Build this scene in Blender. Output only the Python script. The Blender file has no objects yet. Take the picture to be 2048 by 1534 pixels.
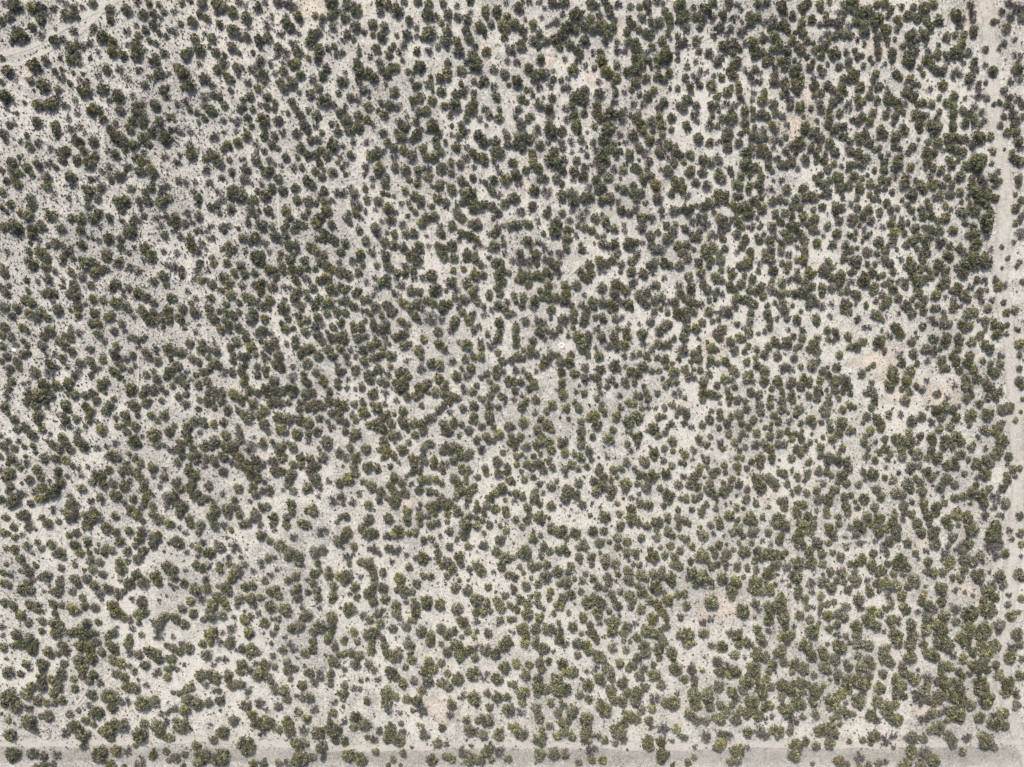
import bpy, math, random
import numpy as np

# ---------------------------------------------------------------- camera, sky, sun, exposure
S = bpy.context.scene
H = 120.0                                   # flying height in metres
F_PX = 1366.0                               # focal length in photo pixels (photo 2048 x 1534)
M = H / F_PX                                # metres per photo pixel on the ground
CX, CY = 1024.0, 767.0

def ground(px, py, z=0.0):
    """photo pixel -> world x, y of a point standing z metres above the ground"""
    k = M * (1.0 - z / H)
    return (px - CX) * k, (CY - py) * k

cam_d = bpy.data.cameras.new('camera')
cam_d.sensor_width = 36.0
cam_d.lens = 36.0 * F_PX / 2048.0
cam_d.clip_start, cam_d.clip_end = 1.0, 6000.0
cam = bpy.data.objects.new('camera', cam_d)
cam.location = (0, 0, H)
cam.rotation_euler = (0, 0, 0)
S.collection.objects.link(cam)
S.camera = cam

SUN_EL = math.radians(40)
SX, SY = 0.27, -0.963                       # horizontal direction in which shadows fall
world = bpy.data.worlds.new('World')
S.world = world
world.use_nodes = True
wn = world.node_tree
bg = wn.nodes['Background']
sky = wn.nodes.new('ShaderNodeTexSky')
sky.sky_type = 'NISHITA'
sky.sun_disc = False
sky.sun_elevation = SUN_EL
sky.sun_rotation = math.atan2(-SX, -SY)
sky.air_density = 1.0
sky.dust_density = 7.0
sky.ozone_density = 1.0
wn.links.new(sky.outputs[0], bg.inputs[0])
bg.inputs[1].default_value = 0.13

sun_d = bpy.data.lights.new('sun', 'SUN')
sun_d.energy = 3.5
sun_d.angle = math.radians(4.0)             # hazy sun: soft shadow edges
sun_d.color = (1.0, 0.965, 0.90)
sun = bpy.data.objects.new('sun', sun_d)
S.collection.objects.link(sun)
from mathutils import Vector
sun.rotation_euler = Vector((SX * math.cos(SUN_EL), SY * math.cos(SUN_EL), -math.sin(SUN_EL))).to_track_quat('-Z', 'Y').to_euler()
sun.location = (-40, 120, 90)

S.view_settings.view_transform = 'Standard'
S.view_settings.look = 'None'
S.view_settings.gamma = 1.0
S.view_settings.exposure = 0.34
S.view_settings.use_curve_mapping = False
S.cycles.max_bounces = 5
S.cycles.transparent_max_bounces = 12

rng = np.random.default_rng(7)
random.seed(7)
COL = S.collection

# ---------------------------------------------------------------- materials
def new_mat(name):
    m = bpy.data.materials.new(name)
    m.use_nodes = True
    nt = m.node_tree
    b = nt.nodes['Principled BSDF']
    b.inputs['Roughness'].default_value = 0.95
    b.inputs['Specular IOR Level'].default_value = 0.1
    return m, nt, b

def N(nt, kind, **kw):
    n = nt.nodes.new(kind)
    for k, v in kw.items():
        if k in n.inputs.keys():
            n.inputs[k].default_value = v
        else:
            setattr(n, k, v)
    return n

def noise(nt, co, scale, detail=4, rough=0.6):
    n = N(nt, 'ShaderNodeTexNoise', Scale=scale, Detail=detail, Roughness=rough)
    nt.links.new(co, n.inputs['Vector'])
    return n.outputs['Fac']

def ramp(nt, fac, lo, hi, a=0.0, b=1.0):
    n = N(nt, 'ShaderNodeMapRange', interpolation_type='SMOOTHSTEP')
    n.inputs[1].default_value, n.inputs[2].default_value = lo, hi
    n.inputs[3].default_value, n.inputs[4].default_value = a, b
    nt.links.new(fac, n.inputs[0])
    return n.outputs[0]

def mix(nt, fac, a, b):
    n = N(nt, 'ShaderNodeMix', data_type='RGBA')
    for sock, v in ((n.inputs[0], fac), (n.inputs[6], a), (n.inputs[7], b)):
        if isinstance(v, (tuple, list)):
            sock.default_value = (*v, 1.0)
        elif isinstance(v, (int, float)):
            sock.default_value = v
        else:
            nt.links.new(v, sock)
    return n.outputs[2]

def math_(nt, op, a, b=0.0):
    n = N(nt, 'ShaderNodeMath', operation=op)
    for i, v in enumerate((a, b)):
        if isinstance(v, (int, float)):
            n.inputs[i].default_value = v
        else:
            nt.links.new(v, n.inputs[i])
    return n.outputs[0]

def soil_nodes(nt, b, pale, grey, dark, grey_lo, grey_hi, speck, crust=False):
    """silty soil: pale crust, greyer litter zones, fine dark specks, bump"""
    tc = N(nt, 'ShaderNodeTexCoord').outputs['Object']
    big = noise(nt, tc, 0.07, 5, 0.6)
    mid = noise(nt, tc, 0.55, 7, 0.75)
    fine = noise(nt, tc, 2.3, 3, 0.7)
    grit = noise(nt, tc, 4.0, 2, 0.6)
    z = math_(nt, 'ADD', math_(nt, 'MULTIPLY', big, 0.45), math_(nt, 'MULTIPLY', mid, 0.55))
    if crust:                                  # where the soil carries grey litter and crust
        at = N(nt, 'ShaderNodeAttribute', attribute_name='edge').outputs['Fac']
        z = math_(nt, 'ADD', z, math_(nt, 'MULTIPLY', at, 0.05))
    g = ramp(nt, z, grey_lo, grey_hi)
    col = mix(nt, g, pale, grey)
    warm = ramp(nt, noise(nt, tc, 0.11, 4, 0.6), 0.52, 0.70, 0.0, 0.35)
    col = mix(nt, warm, col, tuple(c * k for c, k in zip(pale, (1.0, 0.965, 0.92))))
    sp = math_(nt, 'MULTIPLY', ramp(nt, fine, 0.48, 0.66), math_(nt, 'ADD', math_(nt, 'MULTIPLY', g, 0.40 * speck), 0.24 * speck))
    col = mix(nt, sp, col, dark)
    sp2 = math_(nt, 'MULTIPLY', ramp(nt, grit, 0.48, 0.58), math_(nt, 'ADD', math_(nt, 'MULTIPLY', g, 0.40 * speck), 0.26 * speck))
    col = mix(nt, sp2, col, dark)
    hi = math_(nt, 'MULTIPLY', ramp(nt, fine, 0.46, 0.30), 0.8)
    col = mix(nt, hi, col, tuple(min(0.8, c * 1.12) for c in pale))
    nt.links.new(col, b.inputs['Base Color'])
    bump = N(nt, 'ShaderNodeBump', Strength=0.55, Distance=0.05)
    nt.links.new(math_(nt, 'ADD', fine, math_(nt, 'MULTIPLY', grit, 0.6)), bump.inputs['Height'])
    nt.links.new(bump.outputs[0], b.inputs['Normal'])
    return tc

def soft_sheet(name, pale, grey, dark, glo, ghi, speck, edge_noise=1.6, lo=0.15, hi=0.6, strength=1.0):
    """a soil sheet whose rim breaks up into the ground around it"""
    m, nt, b = new_mat(name)
    tc = soil_nodes(nt, b, pale, grey, dark, glo, ghi, speck)
    at = N(nt, 'ShaderNodeAttribute', attribute_name='edge').outputs['Fac']
    nz = noise(nt, tc, edge_noise, 4, 0.65)
    a = math_(nt, 'ADD', at, math_(nt, 'MULTIPLY', math_(nt, 'SUBTRACT', nz, 0.5), 1.1))
    al = math_(nt, 'MULTIPLY', math_(nt, 'MULTIPLY', ramp(nt, a, lo, hi), ramp(nt, at, 0.0, 0.3)), strength)
    nt.links.new(al, b.inputs['Alpha'])
    return m

PALE, GREY, DARK = (0.474, 0.464, 0.430), (0.325, 0.322, 0.305), (0.135, 0.130, 0.122)
m_soil, nt, b = new_mat('silt_soil')
soil_nodes(nt, b, PALE, GREY, DARK, 0.42, 0.60, 1.0, True)
m_path = soft_sheet('trodden_silt', (0.495, 0.478, 0.442), (0.455, 0.438, 0.405), DARK, 0.45, 0.70, 0.35, 2.2, 0.10, 0.75, 0.75)
m_road = soft_sheet('track_silt', (0.475, 0.460, 0.428), (0.405, 0.393, 0.368), DARK, 0.40, 0.64, 0.55, 0.7, 0.10, 0.85, 0.85)
m_verge = soft_sheet('verge_silt', (0.370, 0.360, 0.340), (0.325, 0.316, 0.299), DARK, 0.36, 0.60, 0.8, 0.5, 0.15, 1.0, 0.6)
m_bare = soft_sheet('bare_pinkish_soil', (0.535, 0.492, 0.440), (0.49, 0.448, 0.400), (0.17, 0.145, 0.12), 0.40, 0.66, 0.9, 0.55, 0.2, 0.75, 0.9)

def colour_mat(name, rough=0.8, trans=0.0, vary=0.0):
    m, nt, b = new_mat(name)
    b.inputs['Roughness'].default_value = rough
    at = N(nt, 'ShaderNodeAttribute', attribute_name='tint').outputs['Color']
    if vary:
        oi = N(nt, 'ShaderNodeObjectInfo').outputs['Random']
        hsv = N(nt, 'ShaderNodeHueSaturation')
        nt.links.new(at, hsv.inputs['Color'])
        nt.links.new(ramp(nt, oi, 0, 1, 1 - vary, 1 + vary), hsv.inputs['Value'])
        at = hsv.outputs[0]
    nt.links.new(at, b.inputs['Base Color'])
    if trans:
        tl = N(nt, 'ShaderNodeBsdfTranslucent')
        nt.links.new(at, tl.inputs['Color'])
        ms = N(nt, 'ShaderNodeMixShader')
        ms.inputs[0].default_value = trans
        out = nt.nodes['Material Output']
        nt.links.new(b.outputs[0], ms.inputs[1])
        nt.links.new(tl.outputs[0], ms.inputs[2])
        nt.links.new(ms.outputs[0], out.inputs['Surface'])
    return m

m_leaf = colour_mat('shrub_leaves', 0.6, 0.22, 0.12)
m_wood = colour_mat('grey_twigs', 0.9, 0.0, 0.12)

def plain(name, rgb, rough=0.8, spread=0.25, scale=14.0):
    m, nt, b = new_mat(name)
    tc = N(nt, 'ShaderNodeTexCoord').outputs['Object']
    f = ramp(nt, noise(nt, tc, scale, 4, 0.65), 0.35, 0.65)
    nt.links.new(mix(nt, f, tuple(c * (1 - spread) for c in rgb), tuple(min(0.85, c * (1 + spread)) for c in rgb)), b.inputs['Base Color'])
    b.inputs['Roughness'].default_value = rough
    return m
m_postwood = plain('weathered_wood', (0.10, 0.085, 0.07), 0.9)
m_steel = plain('rusty_steel', (0.075, 0.055, 0.045), 0.7)
m_wire = plain('dull_wire', (0.20, 0.19, 0.18), 0.5)
m_slab = plain('pale_slab', (0.62, 0.64, 0.63), 0.8, 0.06)
m_mound = plain('mound_silt', (0.46, 0.44, 0.41), 0.95, 0.12, 6.0)

# ---------------------------------------------------------------- mesh helpers
def link(o, parent=None):
    COL.objects.link(o)
    if parent is not None:
        o.parent = parent
    return o

def tag(o, label=None, cat=None, group=None, kind=None):
    for k, v in (('label', label), ('category', cat), ('group', group), ('kind', kind)):
        if v:
            o[k] = v
    return o

def poly_mesh(name, verts, faces_n, loops, mat, cols=None, edge=None):
    """verts (n,3); every face has faces_n corners; loops flat indices"""
    me = bpy.data.meshes.new(name)
    nf = len(loops) // faces_n
    me.vertices.add(len(verts))
    me.vertices.foreach_set('co', np.asarray(verts, np.float32).ravel())
    me.loops.add(len(loops))
    me.loops.foreach_set('vertex_index', np.asarray(loops, np.int32))
    me.polygons.add(nf)
    me.polygons.foreach_set('loop_start', np.arange(nf, dtype=np.int32) * faces_n)
    me.update(calc_edges=True)
    if cols is not None:
        a = me.attributes.new('tint', 'FLOAT_COLOR', 'POINT')
        c4 = np.ones((len(verts), 4), np.float32)
        c4[:, :3] = cols
        a.data.foreach_set('color', c4.ravel())
    if edge is not None:
        a = me.attributes.new('edge', 'FLOAT', 'POINT')
        a.data.foreach_set('value', np.asarray(edge, np.float32))
    me.materials.append(mat)
    return me

def tri_mesh(name, verts, mat, cols):
    return poly_mesh(name, verts, 3, np.arange(len(verts)), mat, cols)

def empty(name, x, y, rz=0.0):
    o = bpy.data.objects.new(name, None)
    o.empty_display_size = 0.3
    o.location = (x, y, 0)
    o.rotation_euler = (0, 0, rz)
    return link(o)

def box(v, f, x0, x1, y0, y1, z0, z1):
    n = len(v)
    v += [(x0, y0, z0), (x1, y0, z0), (x1, y1, z0), (x0, y1, z0), (x0, y0, z1), (x1, y0, z1), (x1, y1, z1), (x0, y1, z1)]
    f += [[n + i for i in q] for q in ((0, 3, 2, 1), (4, 5, 6, 7), (0, 1, 5, 4), (1, 2, 6, 5), (2, 3, 7, 6), (3, 0, 4, 7))]

def py_mesh(name, v, f, mat):
    me = bpy.data.meshes.new(name)
    me.from_pydata(v, [], f)
    me.materials.append(mat)
    return me

# ---------------------------------------------------------------- the layout read from the photograph
# x y diameter of every shrub, in photo pixels
GREEN = """
27 7 30 63 15 23 132 28 23 147 15 17 150 30 20 184 5 20 219 17 20 252 18 23 285 27 20 297 5 17 306 25 17 316 8 13 327 23 13 363 5 13 381 2 10
399 27 17 403 5 23 433 7 23 434 23 13 446 13 23 465 23 23 491 32 23 516 8 13 555 3 20 595 30 20 630 30 13 662 3 27 663 30 20 672 22 13 693 5 23
710 17 27 758 5 20 760 22 17 773 7 20 793 20 27 808 0 17 835 2 17 855 27 27 857 7 20 885 5 17 895 27 20 940 0 17 970 20 20 994 32 13 995 17 20
1014 32 17 1037 13 23 1104 2 20 1128 2 20 1153 28 30 1184 7 20 1209 0 17 1216 13 17 1219 25 20 1261 12 13 1279 13 13 1294 5 20 1298 22 13 1330 22 17
1358 8 23 1367 5 13 1368 30 27 1387 13 13 1402 28 20 1412 17 27 1427 2 20 1447 27 20 1457 13 13 1458 2 20 1500 30 20 1515 3 17 1534 2 17 1564 10 23
1569 20 17 1585 30 17 1604 13 17 1615 5 20 1640 7 17 1642 18 13 1652 30 17 1659 2 13 1691 20 17 1699 2 17 1704 18 13 1710 5 20 1717 28 23 1730 20 23
1740 15 13 1754 8 17 1770 7 20 1777 30 13 1782 17 17 1804 12 13 1816 30 20 1827 13 17 1841 28 13 1847 12 20 1852 18 20 1867 5 20 1912 25 23 2 40 17
17 33 20 62 52 17 80 37 20 187 53 13 220 38 17 290 60 17 307 47 20 361 47 13 383 42 23 413 35 17 439 47 17 466 60 27 571 43 23 581 55 20 636 63 17
645 35 17 665 52 17 690 33 20 711 52 23 728 63 13 745 47 20 768 53 20 818 40 20 883 45 13 895 63 20 915 33 17 932 58 17 933 37 20 958 52 23 965 57 17
972 33 13 982 47 17 1005 48 23 1014 58 17 1022 47 13 1029 47 23 1044 58 20 1066 48 20 1134 53 27 1151 58 20 1169 52 20 1181 37 20 1186 57 20
1204 50 27 1224 55 20 1254 62 17 1258 37 13 1264 48 20 1278 58 17 1284 33 17 1301 42 17 1318 43 20 1338 33 20 1340 48 17 1361 37 20 1373 55 20
1390 33 17 1400 52 17 1407 38 17 1440 53 20 1502 43 20 1515 33 20 1542 53 17 1555 52 17 1567 47 23 1574 53 17 1577 63 13 1599 57 17 1605 42 17
1624 38 20 1640 48 13 1654 43 20 1677 45 23 1686 38 13 1714 42 20 1729 50 23 1729 62 23 1747 40 17 1750 53 17 1759 37 23 1770 57 20 1777 58 17
1794 57 13 1795 37 17 1799 47 13 1827 63 13 1834 35 20 1854 40 17 1861 53 20 1877 37 20 1881 43 17 1914 33 20 1949 58 17 1987 43 13 2014 55 20
2043 35 17 23 83 13 37 70 33 107 80 23 140 93 23 152 85 13 205 73 27 222 82 20 270 90 23 275 70 17 299 80 13 311 85 13 317 65 13 331 72 13 388 75 20
418 92 10 423 75 20 463 93 23 481 77 10 493 72 20 518 78 23 535 73 20 556 92 17 620 83 23 625 68 23 655 95 13 668 92 13 695 67 17 706 78 13 746 68 13
763 72 23 787 90 13 793 70 10 813 68 23 847 73 17 858 65 30 875 92 13 890 80 23 913 82 20 937 75 20 1009 72 17 1042 90 23 1049 73 13 1066 80 20
1077 90 17 1079 67 20 1092 82 17 1111 77 23 1119 92 17 1124 67 23 1139 88 20 1169 80 23 1216 67 20 1259 83 20 1273 80 13 1274 95 23 1291 65 17
1301 70 17 1304 92 17 1325 80 20 1336 65 13 1355 72 13 1358 88 17 1368 83 20 1393 80 20 1442 90 17 1452 88 23 1469 85 20 1505 82 23 1510 92 20
1527 75 17 1549 72 23 1557 83 17 1559 95 20 1585 78 20 1590 65 10 1594 90 20 1607 65 20 1614 80 17 1627 85 10 1642 95 17 1652 90 17 1659 78 13
1671 70 17 1687 67 20 1701 70 17 1715 78 10 1729 87 10 1755 72 20 1755 88 13 1770 72 13 1775 78 13 1790 77 10 1807 90 13 1819 73 20 1819 88 13
1832 78 20 1849 67 20 1852 75 17 1877 88 10 1894 72 20 1911 68 13 1924 87 20 1929 68 17 1947 67 17 2 115 13 90 120 20 119 115 10 140 119 23
154 110 17 157 125 13 180 115 10 224 102 23 245 109 20 272 107 27 307 119 27 327 105 17 369 109 23 378 100 17 398 98 27 431 104 20 445 124 20
448 110 13 478 105 10 505 104 10 520 119 20 540 127 13 578 124 13 591 125 20 595 102 23 616 114 13 635 110 17 638 97 23 713 122 17 718 105 13
753 97 20 758 124 17 778 109 17 780 97 13 798 104 13 805 119 10 833 102 17 895 124 17 895 97 10 917 100 23 945 112 23 973 102 20 1081 117 20
1153 97 20 1161 107 17 1201 104 17 1203 119 23 1271 115 20 1284 120 23 1299 120 13 1314 115 17 1330 114 30 1331 98 20 1338 110 17 1355 104 10
1356 117 13 1398 102 13 1418 105 20 1435 122 20 1467 105 17 1472 124 27 1480 98 13 1512 107 23 1525 102 17 1532 122 20 1535 110 13 1544 97 13
1560 119 17 1574 100 20 1574 122 17 1575 110 7 1589 119 10 1604 100 20 1614 112 13 1627 122 13 1630 98 17 1644 109 17 1655 127 10 1669 105 27
1697 122 20 1710 100 13 1715 112 17 1725 110 10 1740 115 10 1745 124 10 1757 100 17 1757 115 13 1785 105 20 1785 117 17 1811 120 17 1814 110 20
1822 124 23 1829 100 23 1852 119 17 1861 114 13 1876 107 20 1894 110 17 1912 104 27 1922 110 17 1937 104 17 1949 122 17 1972 98 13 13 140 23
67 130 30 109 142 13 122 137 10 145 144 10 164 147 10 212 139 20 309 154 17 319 144 23 351 132 13 356 134 17 364 144 30 406 155 23 433 137 20
450 147 13 458 157 20 473 134 20 500 137 13 523 144 20 531 150 13 566 140 20 585 134 13 600 149 20 645 150 20 653 134 20 718 139 27 733 144 23
746 154 23 763 137 17 773 147 20 787 134 23 815 142 13 838 132 27 862 155 10 880 155 20 893 140 20 895 154 17 922 140 20 952 129 27 987 137 17
1009 147 20 1057 135 23 1069 154 20 1079 147 27 1091 145 20 1107 157 13 1122 159 13 1146 139 23 1188 135 13 1211 139 23 1219 147 20 1233 154 20
1233 130 17 1254 142 20 1271 137 27 1286 134 13 1291 155 20 1316 150 20 1316 129 13 1328 159 17 1338 144 20 1372 154 17 1375 132 13 1443 154 17
1465 134 20 1465 149 17 1472 152 13 1510 137 17 1550 150 17 1569 135 17 1589 142 23 1590 152 17 1597 132 17 1602 154 17 1620 135 17 1640 134 13
1645 144 17 1679 132 17 1686 155 17 1699 157 20 1702 140 17 1710 155 20 1712 147 20 1727 130 13 1747 159 13 1752 147 17 1792 147 17 1800 155 13
1821 155 17 1841 135 13 1847 147 13 1864 129 20 1874 140 20 1886 139 20 1941 154 23 1944 134 10 1987 142 23 2036 135 27 2 162 13 10 192 27 60 160 17
67 180 7 85 169 27 115 177 17 139 165 13 167 180 30 204 177 23 235 190 27 289 169 17 324 179 17 331 192 13 363 175 10 378 170 27 426 189 17
438 192 17 461 179 13 500 192 20 515 175 17 536 192 17 560 164 20 568 175 20 583 164 23 598 184 10 620 187 20 636 174 17 677 185 13 680 162 20
688 162 20 725 179 17 771 167 10 788 182 20 830 172 17 838 169 13 858 167 17 865 180 10 882 182 20 912 187 20 922 167 13 925 184 17 947 162 13
947 184 13 960 169 13 968 160 20 992 192 20 1017 169 10 1034 162 27 1052 179 10 1066 190 10 1126 175 13 1158 192 27 1169 179 20 1199 185 23
1226 167 13 1231 182 17 1263 177 13 1271 164 23 1279 187 13 1296 192 20 1308 180 17 1340 175 10 1356 175 13 1380 170 17 1383 182 13 1402 170 13
1423 169 23 1435 190 17 1455 184 20 1462 174 13 1477 179 17 1477 167 13 1479 192 13 1529 184 17 1550 162 20 1564 190 13 1569 162 20 1572 174 20
1589 167 20 1595 179 20 1602 165 17 1629 170 23 1629 190 13 1642 184 17 1655 169 20 1666 179 17 1679 192 20 1684 174 20 1691 184 13 1714 179 10
1722 172 20 1740 190 17 1742 175 10 1757 172 20 1777 189 20 1812 185 20 1817 177 17 1826 167 13 1827 192 20 1837 169 13 1887 169 20 1909 192 20
1959 164 10 1972 164 10 2009 179 17 48 204 10 75 209 23 100 207 27 184 217 23 197 219 17 239 219 20 270 224 20 272 209 17 284 224 17 309 209 23
353 207 13 379 219 13 393 224 13 408 210 17 421 219 23 448 209 17 480 217 17 485 199 13 488 212 13 505 217 13 533 212 17 548 217 13 550 204 13
583 202 17 590 215 17 615 219 13 647 200 30 678 224 17 686 224 17 701 194 17 736 212 20 738 194 7 756 220 10 761 204 13 778 209 20 825 199 20
837 222 17 840 194 20 852 220 20 863 199 20 888 210 17 910 210 27 942 217 27 947 197 13 950 207 13 999 217 13 1037 217 17 1042 195 17 1052 202 13
1079 209 20 1097 215 20 1104 194 17 1144 209 17 1148 194 20 1168 200 23 1194 209 20 1194 224 20 1319 214 17 1328 204 20 1358 210 17 1368 214 20
1373 199 23 1392 209 17 1423 212 20 1435 209 13 1438 220 10 1463 219 13 1490 219 17 1505 217 13 1525 199 23 1547 207 20 1580 212 17 1600 212 23
1622 215 13 1640 205 17 1659 219 17 1667 202 20 1715 195 17 1719 209 17 1729 200 13 1747 224 17 1754 199 17 1774 199 17 1785 199 17 1795 205 20
1800 215 17 1807 224 13 1836 207 13 1847 205 17 1864 207 17 1879 194 13 1879 222 13 1894 205 17 1907 212 17 1926 220 17 1989 207 10 1999 204 13
2014 207 17 2019 195 17 2023 214 13 2046 207 17 18 249 13 33 225 10 73 244 23 110 250 20 205 235 20 217 254 13 230 245 13 254 252 13 264 240 20
284 242 23 306 254 10 317 242 20 337 234 13 348 239 10 396 244 10 408 235 17 431 230 7 446 239 13 495 234 17 501 250 13 525 239 27 556 240 20
575 225 10 600 229 17 608 249 23 633 230 20 662 247 13 675 250 7 691 240 23 716 250 23 716 230 17 733 237 17 768 229 20 813 250 17 832 240 17
865 249 27 900 230 13 903 250 10 922 249 17 933 235 17 977 229 17 997 235 20 1031 232 13 1041 247 23 1057 234 17 1099 252 23 1148 227 20 1153 247 23
1168 225 17 1189 252 13 1201 234 20 1221 225 27 1221 252 20 1238 227 13 1261 229 10 1273 235 20 1283 250 23 1304 242 20 1318 229 17 1323 249 20
1343 234 20 1373 249 17 1395 242 10 1420 240 13 1425 230 13 1435 250 13 1462 235 27 1490 245 20 1507 232 17 1509 254 13 1522 227 20 1534 232 20
1544 249 17 1552 225 17 1607 232 10 1612 250 20 1657 247 20 1660 234 17 1676 252 17 1679 225 17 1689 250 13 1717 242 17 1724 232 20 1739 242 20
1762 254 13 1772 229 17 1787 245 13 1792 232 17 1807 254 17 1832 227 20 1839 247 20 1844 230 17 1861 249 20 1877 252 17 1904 245 13 1907 227 20
1907 250 17 1931 245 20 1939 225 20 1949 235 17 1962 247 13 2001 249 13 2008 232 13 2028 247 17 2046 232 13 5 266 20 53 269 13 112 261 20 114 273 10
152 279 23 160 284 17 185 283 23 220 259 17 232 274 27 247 281 23 260 258 17 267 288 20 284 276 23 295 286 17 302 264 20 306 258 13 329 276 27
341 259 13 341 276 13 475 284 20 491 261 10 493 271 20 528 271 17 528 258 13 543 288 20 548 271 17 593 266 20 615 258 17 621 279 17 635 279 17
643 264 13 675 263 17 698 259 20 706 281 13 718 258 17 766 264 17 775 284 17 793 263 13 802 273 23 808 258 17 832 269 23 872 259 17 872 279 17
878 266 17 890 283 13 917 271 17 925 261 17 955 274 17 957 268 20 967 284 23 989 281 23 1014 271 17 1015 288 17 1031 288 20 1037 274 20 1052 273 23
1059 278 17 1101 261 27 1124 261 20 1154 258 20 1163 278 17 1186 283 13 1208 278 27 1214 259 27 1228 286 13 1239 286 7 1266 268 23 1286 258 20
1299 279 23 1306 259 13 1325 268 17 1336 288 20 1343 258 13 1397 276 23 1420 284 17 1455 263 23 1455 276 20 1477 284 20 1482 266 13 1494 258 13
1504 271 20 1519 274 20 1532 276 13 1572 273 13 1599 284 27 1609 259 20 1624 264 20 1634 259 13 1640 274 20 1659 286 23 1669 259 20 1682 273 13
1689 271 17 1701 281 17 1714 271 13 1720 281 17 1730 266 20 1739 283 20 1762 261 20 1769 268 20 1792 271 23 1809 261 20 1841 258 13 1857 283 13
1871 258 27 1876 283 20 1897 276 20 1907 256 17 1909 276 20 1921 276 17 1946 288 20 1957 273 27 1964 278 20 1981 271 17 2016 263 17 2033 263 20
2038 281 20 37 313 10 58 291 20 124 319 17 125 309 17 130 301 20 152 319 20 165 299 20 189 309 17 229 308 20 249 299 13 270 313 17 358 309 10
381 306 27 411 316 17 419 306 17 429 314 27 446 299 13 455 289 20 458 319 13 510 319 20 528 301 13 555 296 13 571 314 17 595 313 13 601 294 20
615 309 20 631 308 17 642 298 17 653 309 20 665 289 27 686 291 10 701 309 20 740 311 20 753 304 23 787 294 20 807 298 20 823 311 23 845 296 20
852 314 17 867 313 23 873 289 17 882 303 17 912 293 20 945 303 17 953 313 20 967 313 20 987 301 17 987 319 13 997 304 27 1044 293 23 1064 306 20
1079 289 20 1099 319 23 1109 301 20 1126 296 13 1153 319 17 1174 309 13 1174 293 7 1199 316 23 1204 306 23 1214 296 20 1228 301 17 1241 301 13
1258 308 23 1278 294 20 1278 319 7 1321 303 23 1350 303 20 1360 308 17 1380 308 20 1405 318 20 1455 294 20 1492 303 20 1495 313 10 1502 293 17
1519 299 23 1529 296 17 1535 309 23 1572 301 17 1587 289 20 1592 304 13 1610 314 17 1622 296 17 1632 306 17 1639 294 13 1642 318 13 1650 309 13
1671 304 20 1702 303 17 1717 306 23 1732 316 20 1750 298 13 1759 294 13 1762 311 13 1789 291 17 1800 313 17 1800 296 13 1817 304 13 1826 293 17
1854 303 23 1856 319 20 1869 303 17 1899 318 17 1901 294 20 1914 299 20 1917 318 13 1926 303 20 1951 319 27 1966 318 23 1987 301 13 2009 298 7
2026 313 17 2026 303 13 2033 319 20 2 339 13 22 324 23 23 341 20 37 344 17 52 333 20 63 349 13 72 326 17 110 333 13 177 324 27 202 341 13 239 351 23
254 333 17 279 341 20 280 323 17 295 324 13 299 336 20 306 346 20 351 323 13 441 329 17 463 343 17 490 338 23 521 333 13 533 344 23 541 338 17
603 333 13 630 341 17 638 323 17 647 338 10 665 343 20 675 323 10 683 334 10 690 346 13 728 348 10 756 344 20 758 333 23 790 334 20 810 339 20
835 338 17 883 336 23 902 324 17 903 344 17 920 328 20 968 323 17 1022 324 17 1027 324 17 1032 348 23 1051 339 17 1066 323 20 1077 336 20 1114 324 23
1124 339 20 1143 341 10 1149 341 20 1166 351 23 1201 334 23 1213 321 20 1246 339 17 1269 334 20 1278 338 17 1294 336 13 1298 321 17 1299 351 20
1335 341 23 1348 324 17 1368 323 13 1380 341 23 1405 343 20 1422 324 20 1437 346 23 1460 336 13 1463 346 13 1482 351 17 1492 328 27 1499 348 13
1509 333 17 1512 329 10 1519 338 13 1537 329 17 1544 341 13 1562 329 17 1572 328 20 1584 324 17 1612 321 20 1632 323 10 1642 348 13 1649 323 13
1657 336 17 1669 326 13 1701 329 17 1706 351 17 1710 351 17 1710 328 13 1724 329 20 1735 349 10 1749 339 13 1769 338 17 1770 323 17 1795 329 27
1822 333 17 1867 334 17 1882 341 20 1907 328 17 1921 351 23 1934 331 20 1954 333 30 1984 326 10 2041 323 20 3 383 17 13 361 17 28 356 17 33 368 20
92 354 20 92 371 20 139 353 20 149 354 13 170 376 17 179 381 20 180 358 13 199 376 17 222 360 13 262 375 17 289 383 17 302 375 17 356 360 13
443 354 13 465 381 27 488 356 20 515 381 13 543 376 20 556 356 20 565 380 20 590 375 20 615 360 23 625 370 17 643 353 17 648 380 17 730 378 13
770 365 20 810 380 17 818 358 13 833 366 17 855 354 17 877 371 20 885 363 10 903 378 23 922 360 20 925 383 17 933 366 10 945 354 17 970 363 13
985 383 17 987 358 20 1012 358 23 1069 380 23 1089 356 17 1112 356 20 1124 366 13 1193 358 20 1196 378 20 1203 373 23 1216 353 20 1234 373 13
1248 378 20 1266 370 17 1286 356 20 1311 368 23 1348 360 20 1353 371 20 1363 378 17 1363 360 13 1368 373 13 1390 363 17 1412 365 10 1443 356 20
1472 366 20 1479 373 17 1499 370 17 1512 368 13 1522 354 20 1522 375 17 1574 378 20 1605 376 17 1630 354 13 1635 363 13 1645 366 17 1652 373 17
1655 383 20 1659 360 13 1676 353 23 1681 373 23 1697 370 20 1720 375 23 1724 356 13 1740 366 20 1755 376 17 1764 358 17 1770 376 13 1777 360 17
1785 383 13 1809 366 23 1811 353 17 1841 368 20 1847 380 17 1866 368 23 1887 370 13 1896 353 17 1904 368 17 1921 383 17 1944 370 20 1944 356 13
1952 380 23 1987 354 17 1992 358 13 2002 361 10 2038 356 17 2 413 13 20 408 17 60 396 20 62 410 20 174 395 17 175 413 13 195 396 17 234 401 20
242 415 23 250 400 23 277 400 17 295 401 20 321 405 23 337 396 17 396 395 20 421 413 17 434 408 17 461 393 17 478 388 30 500 403 17 511 400 13
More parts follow.
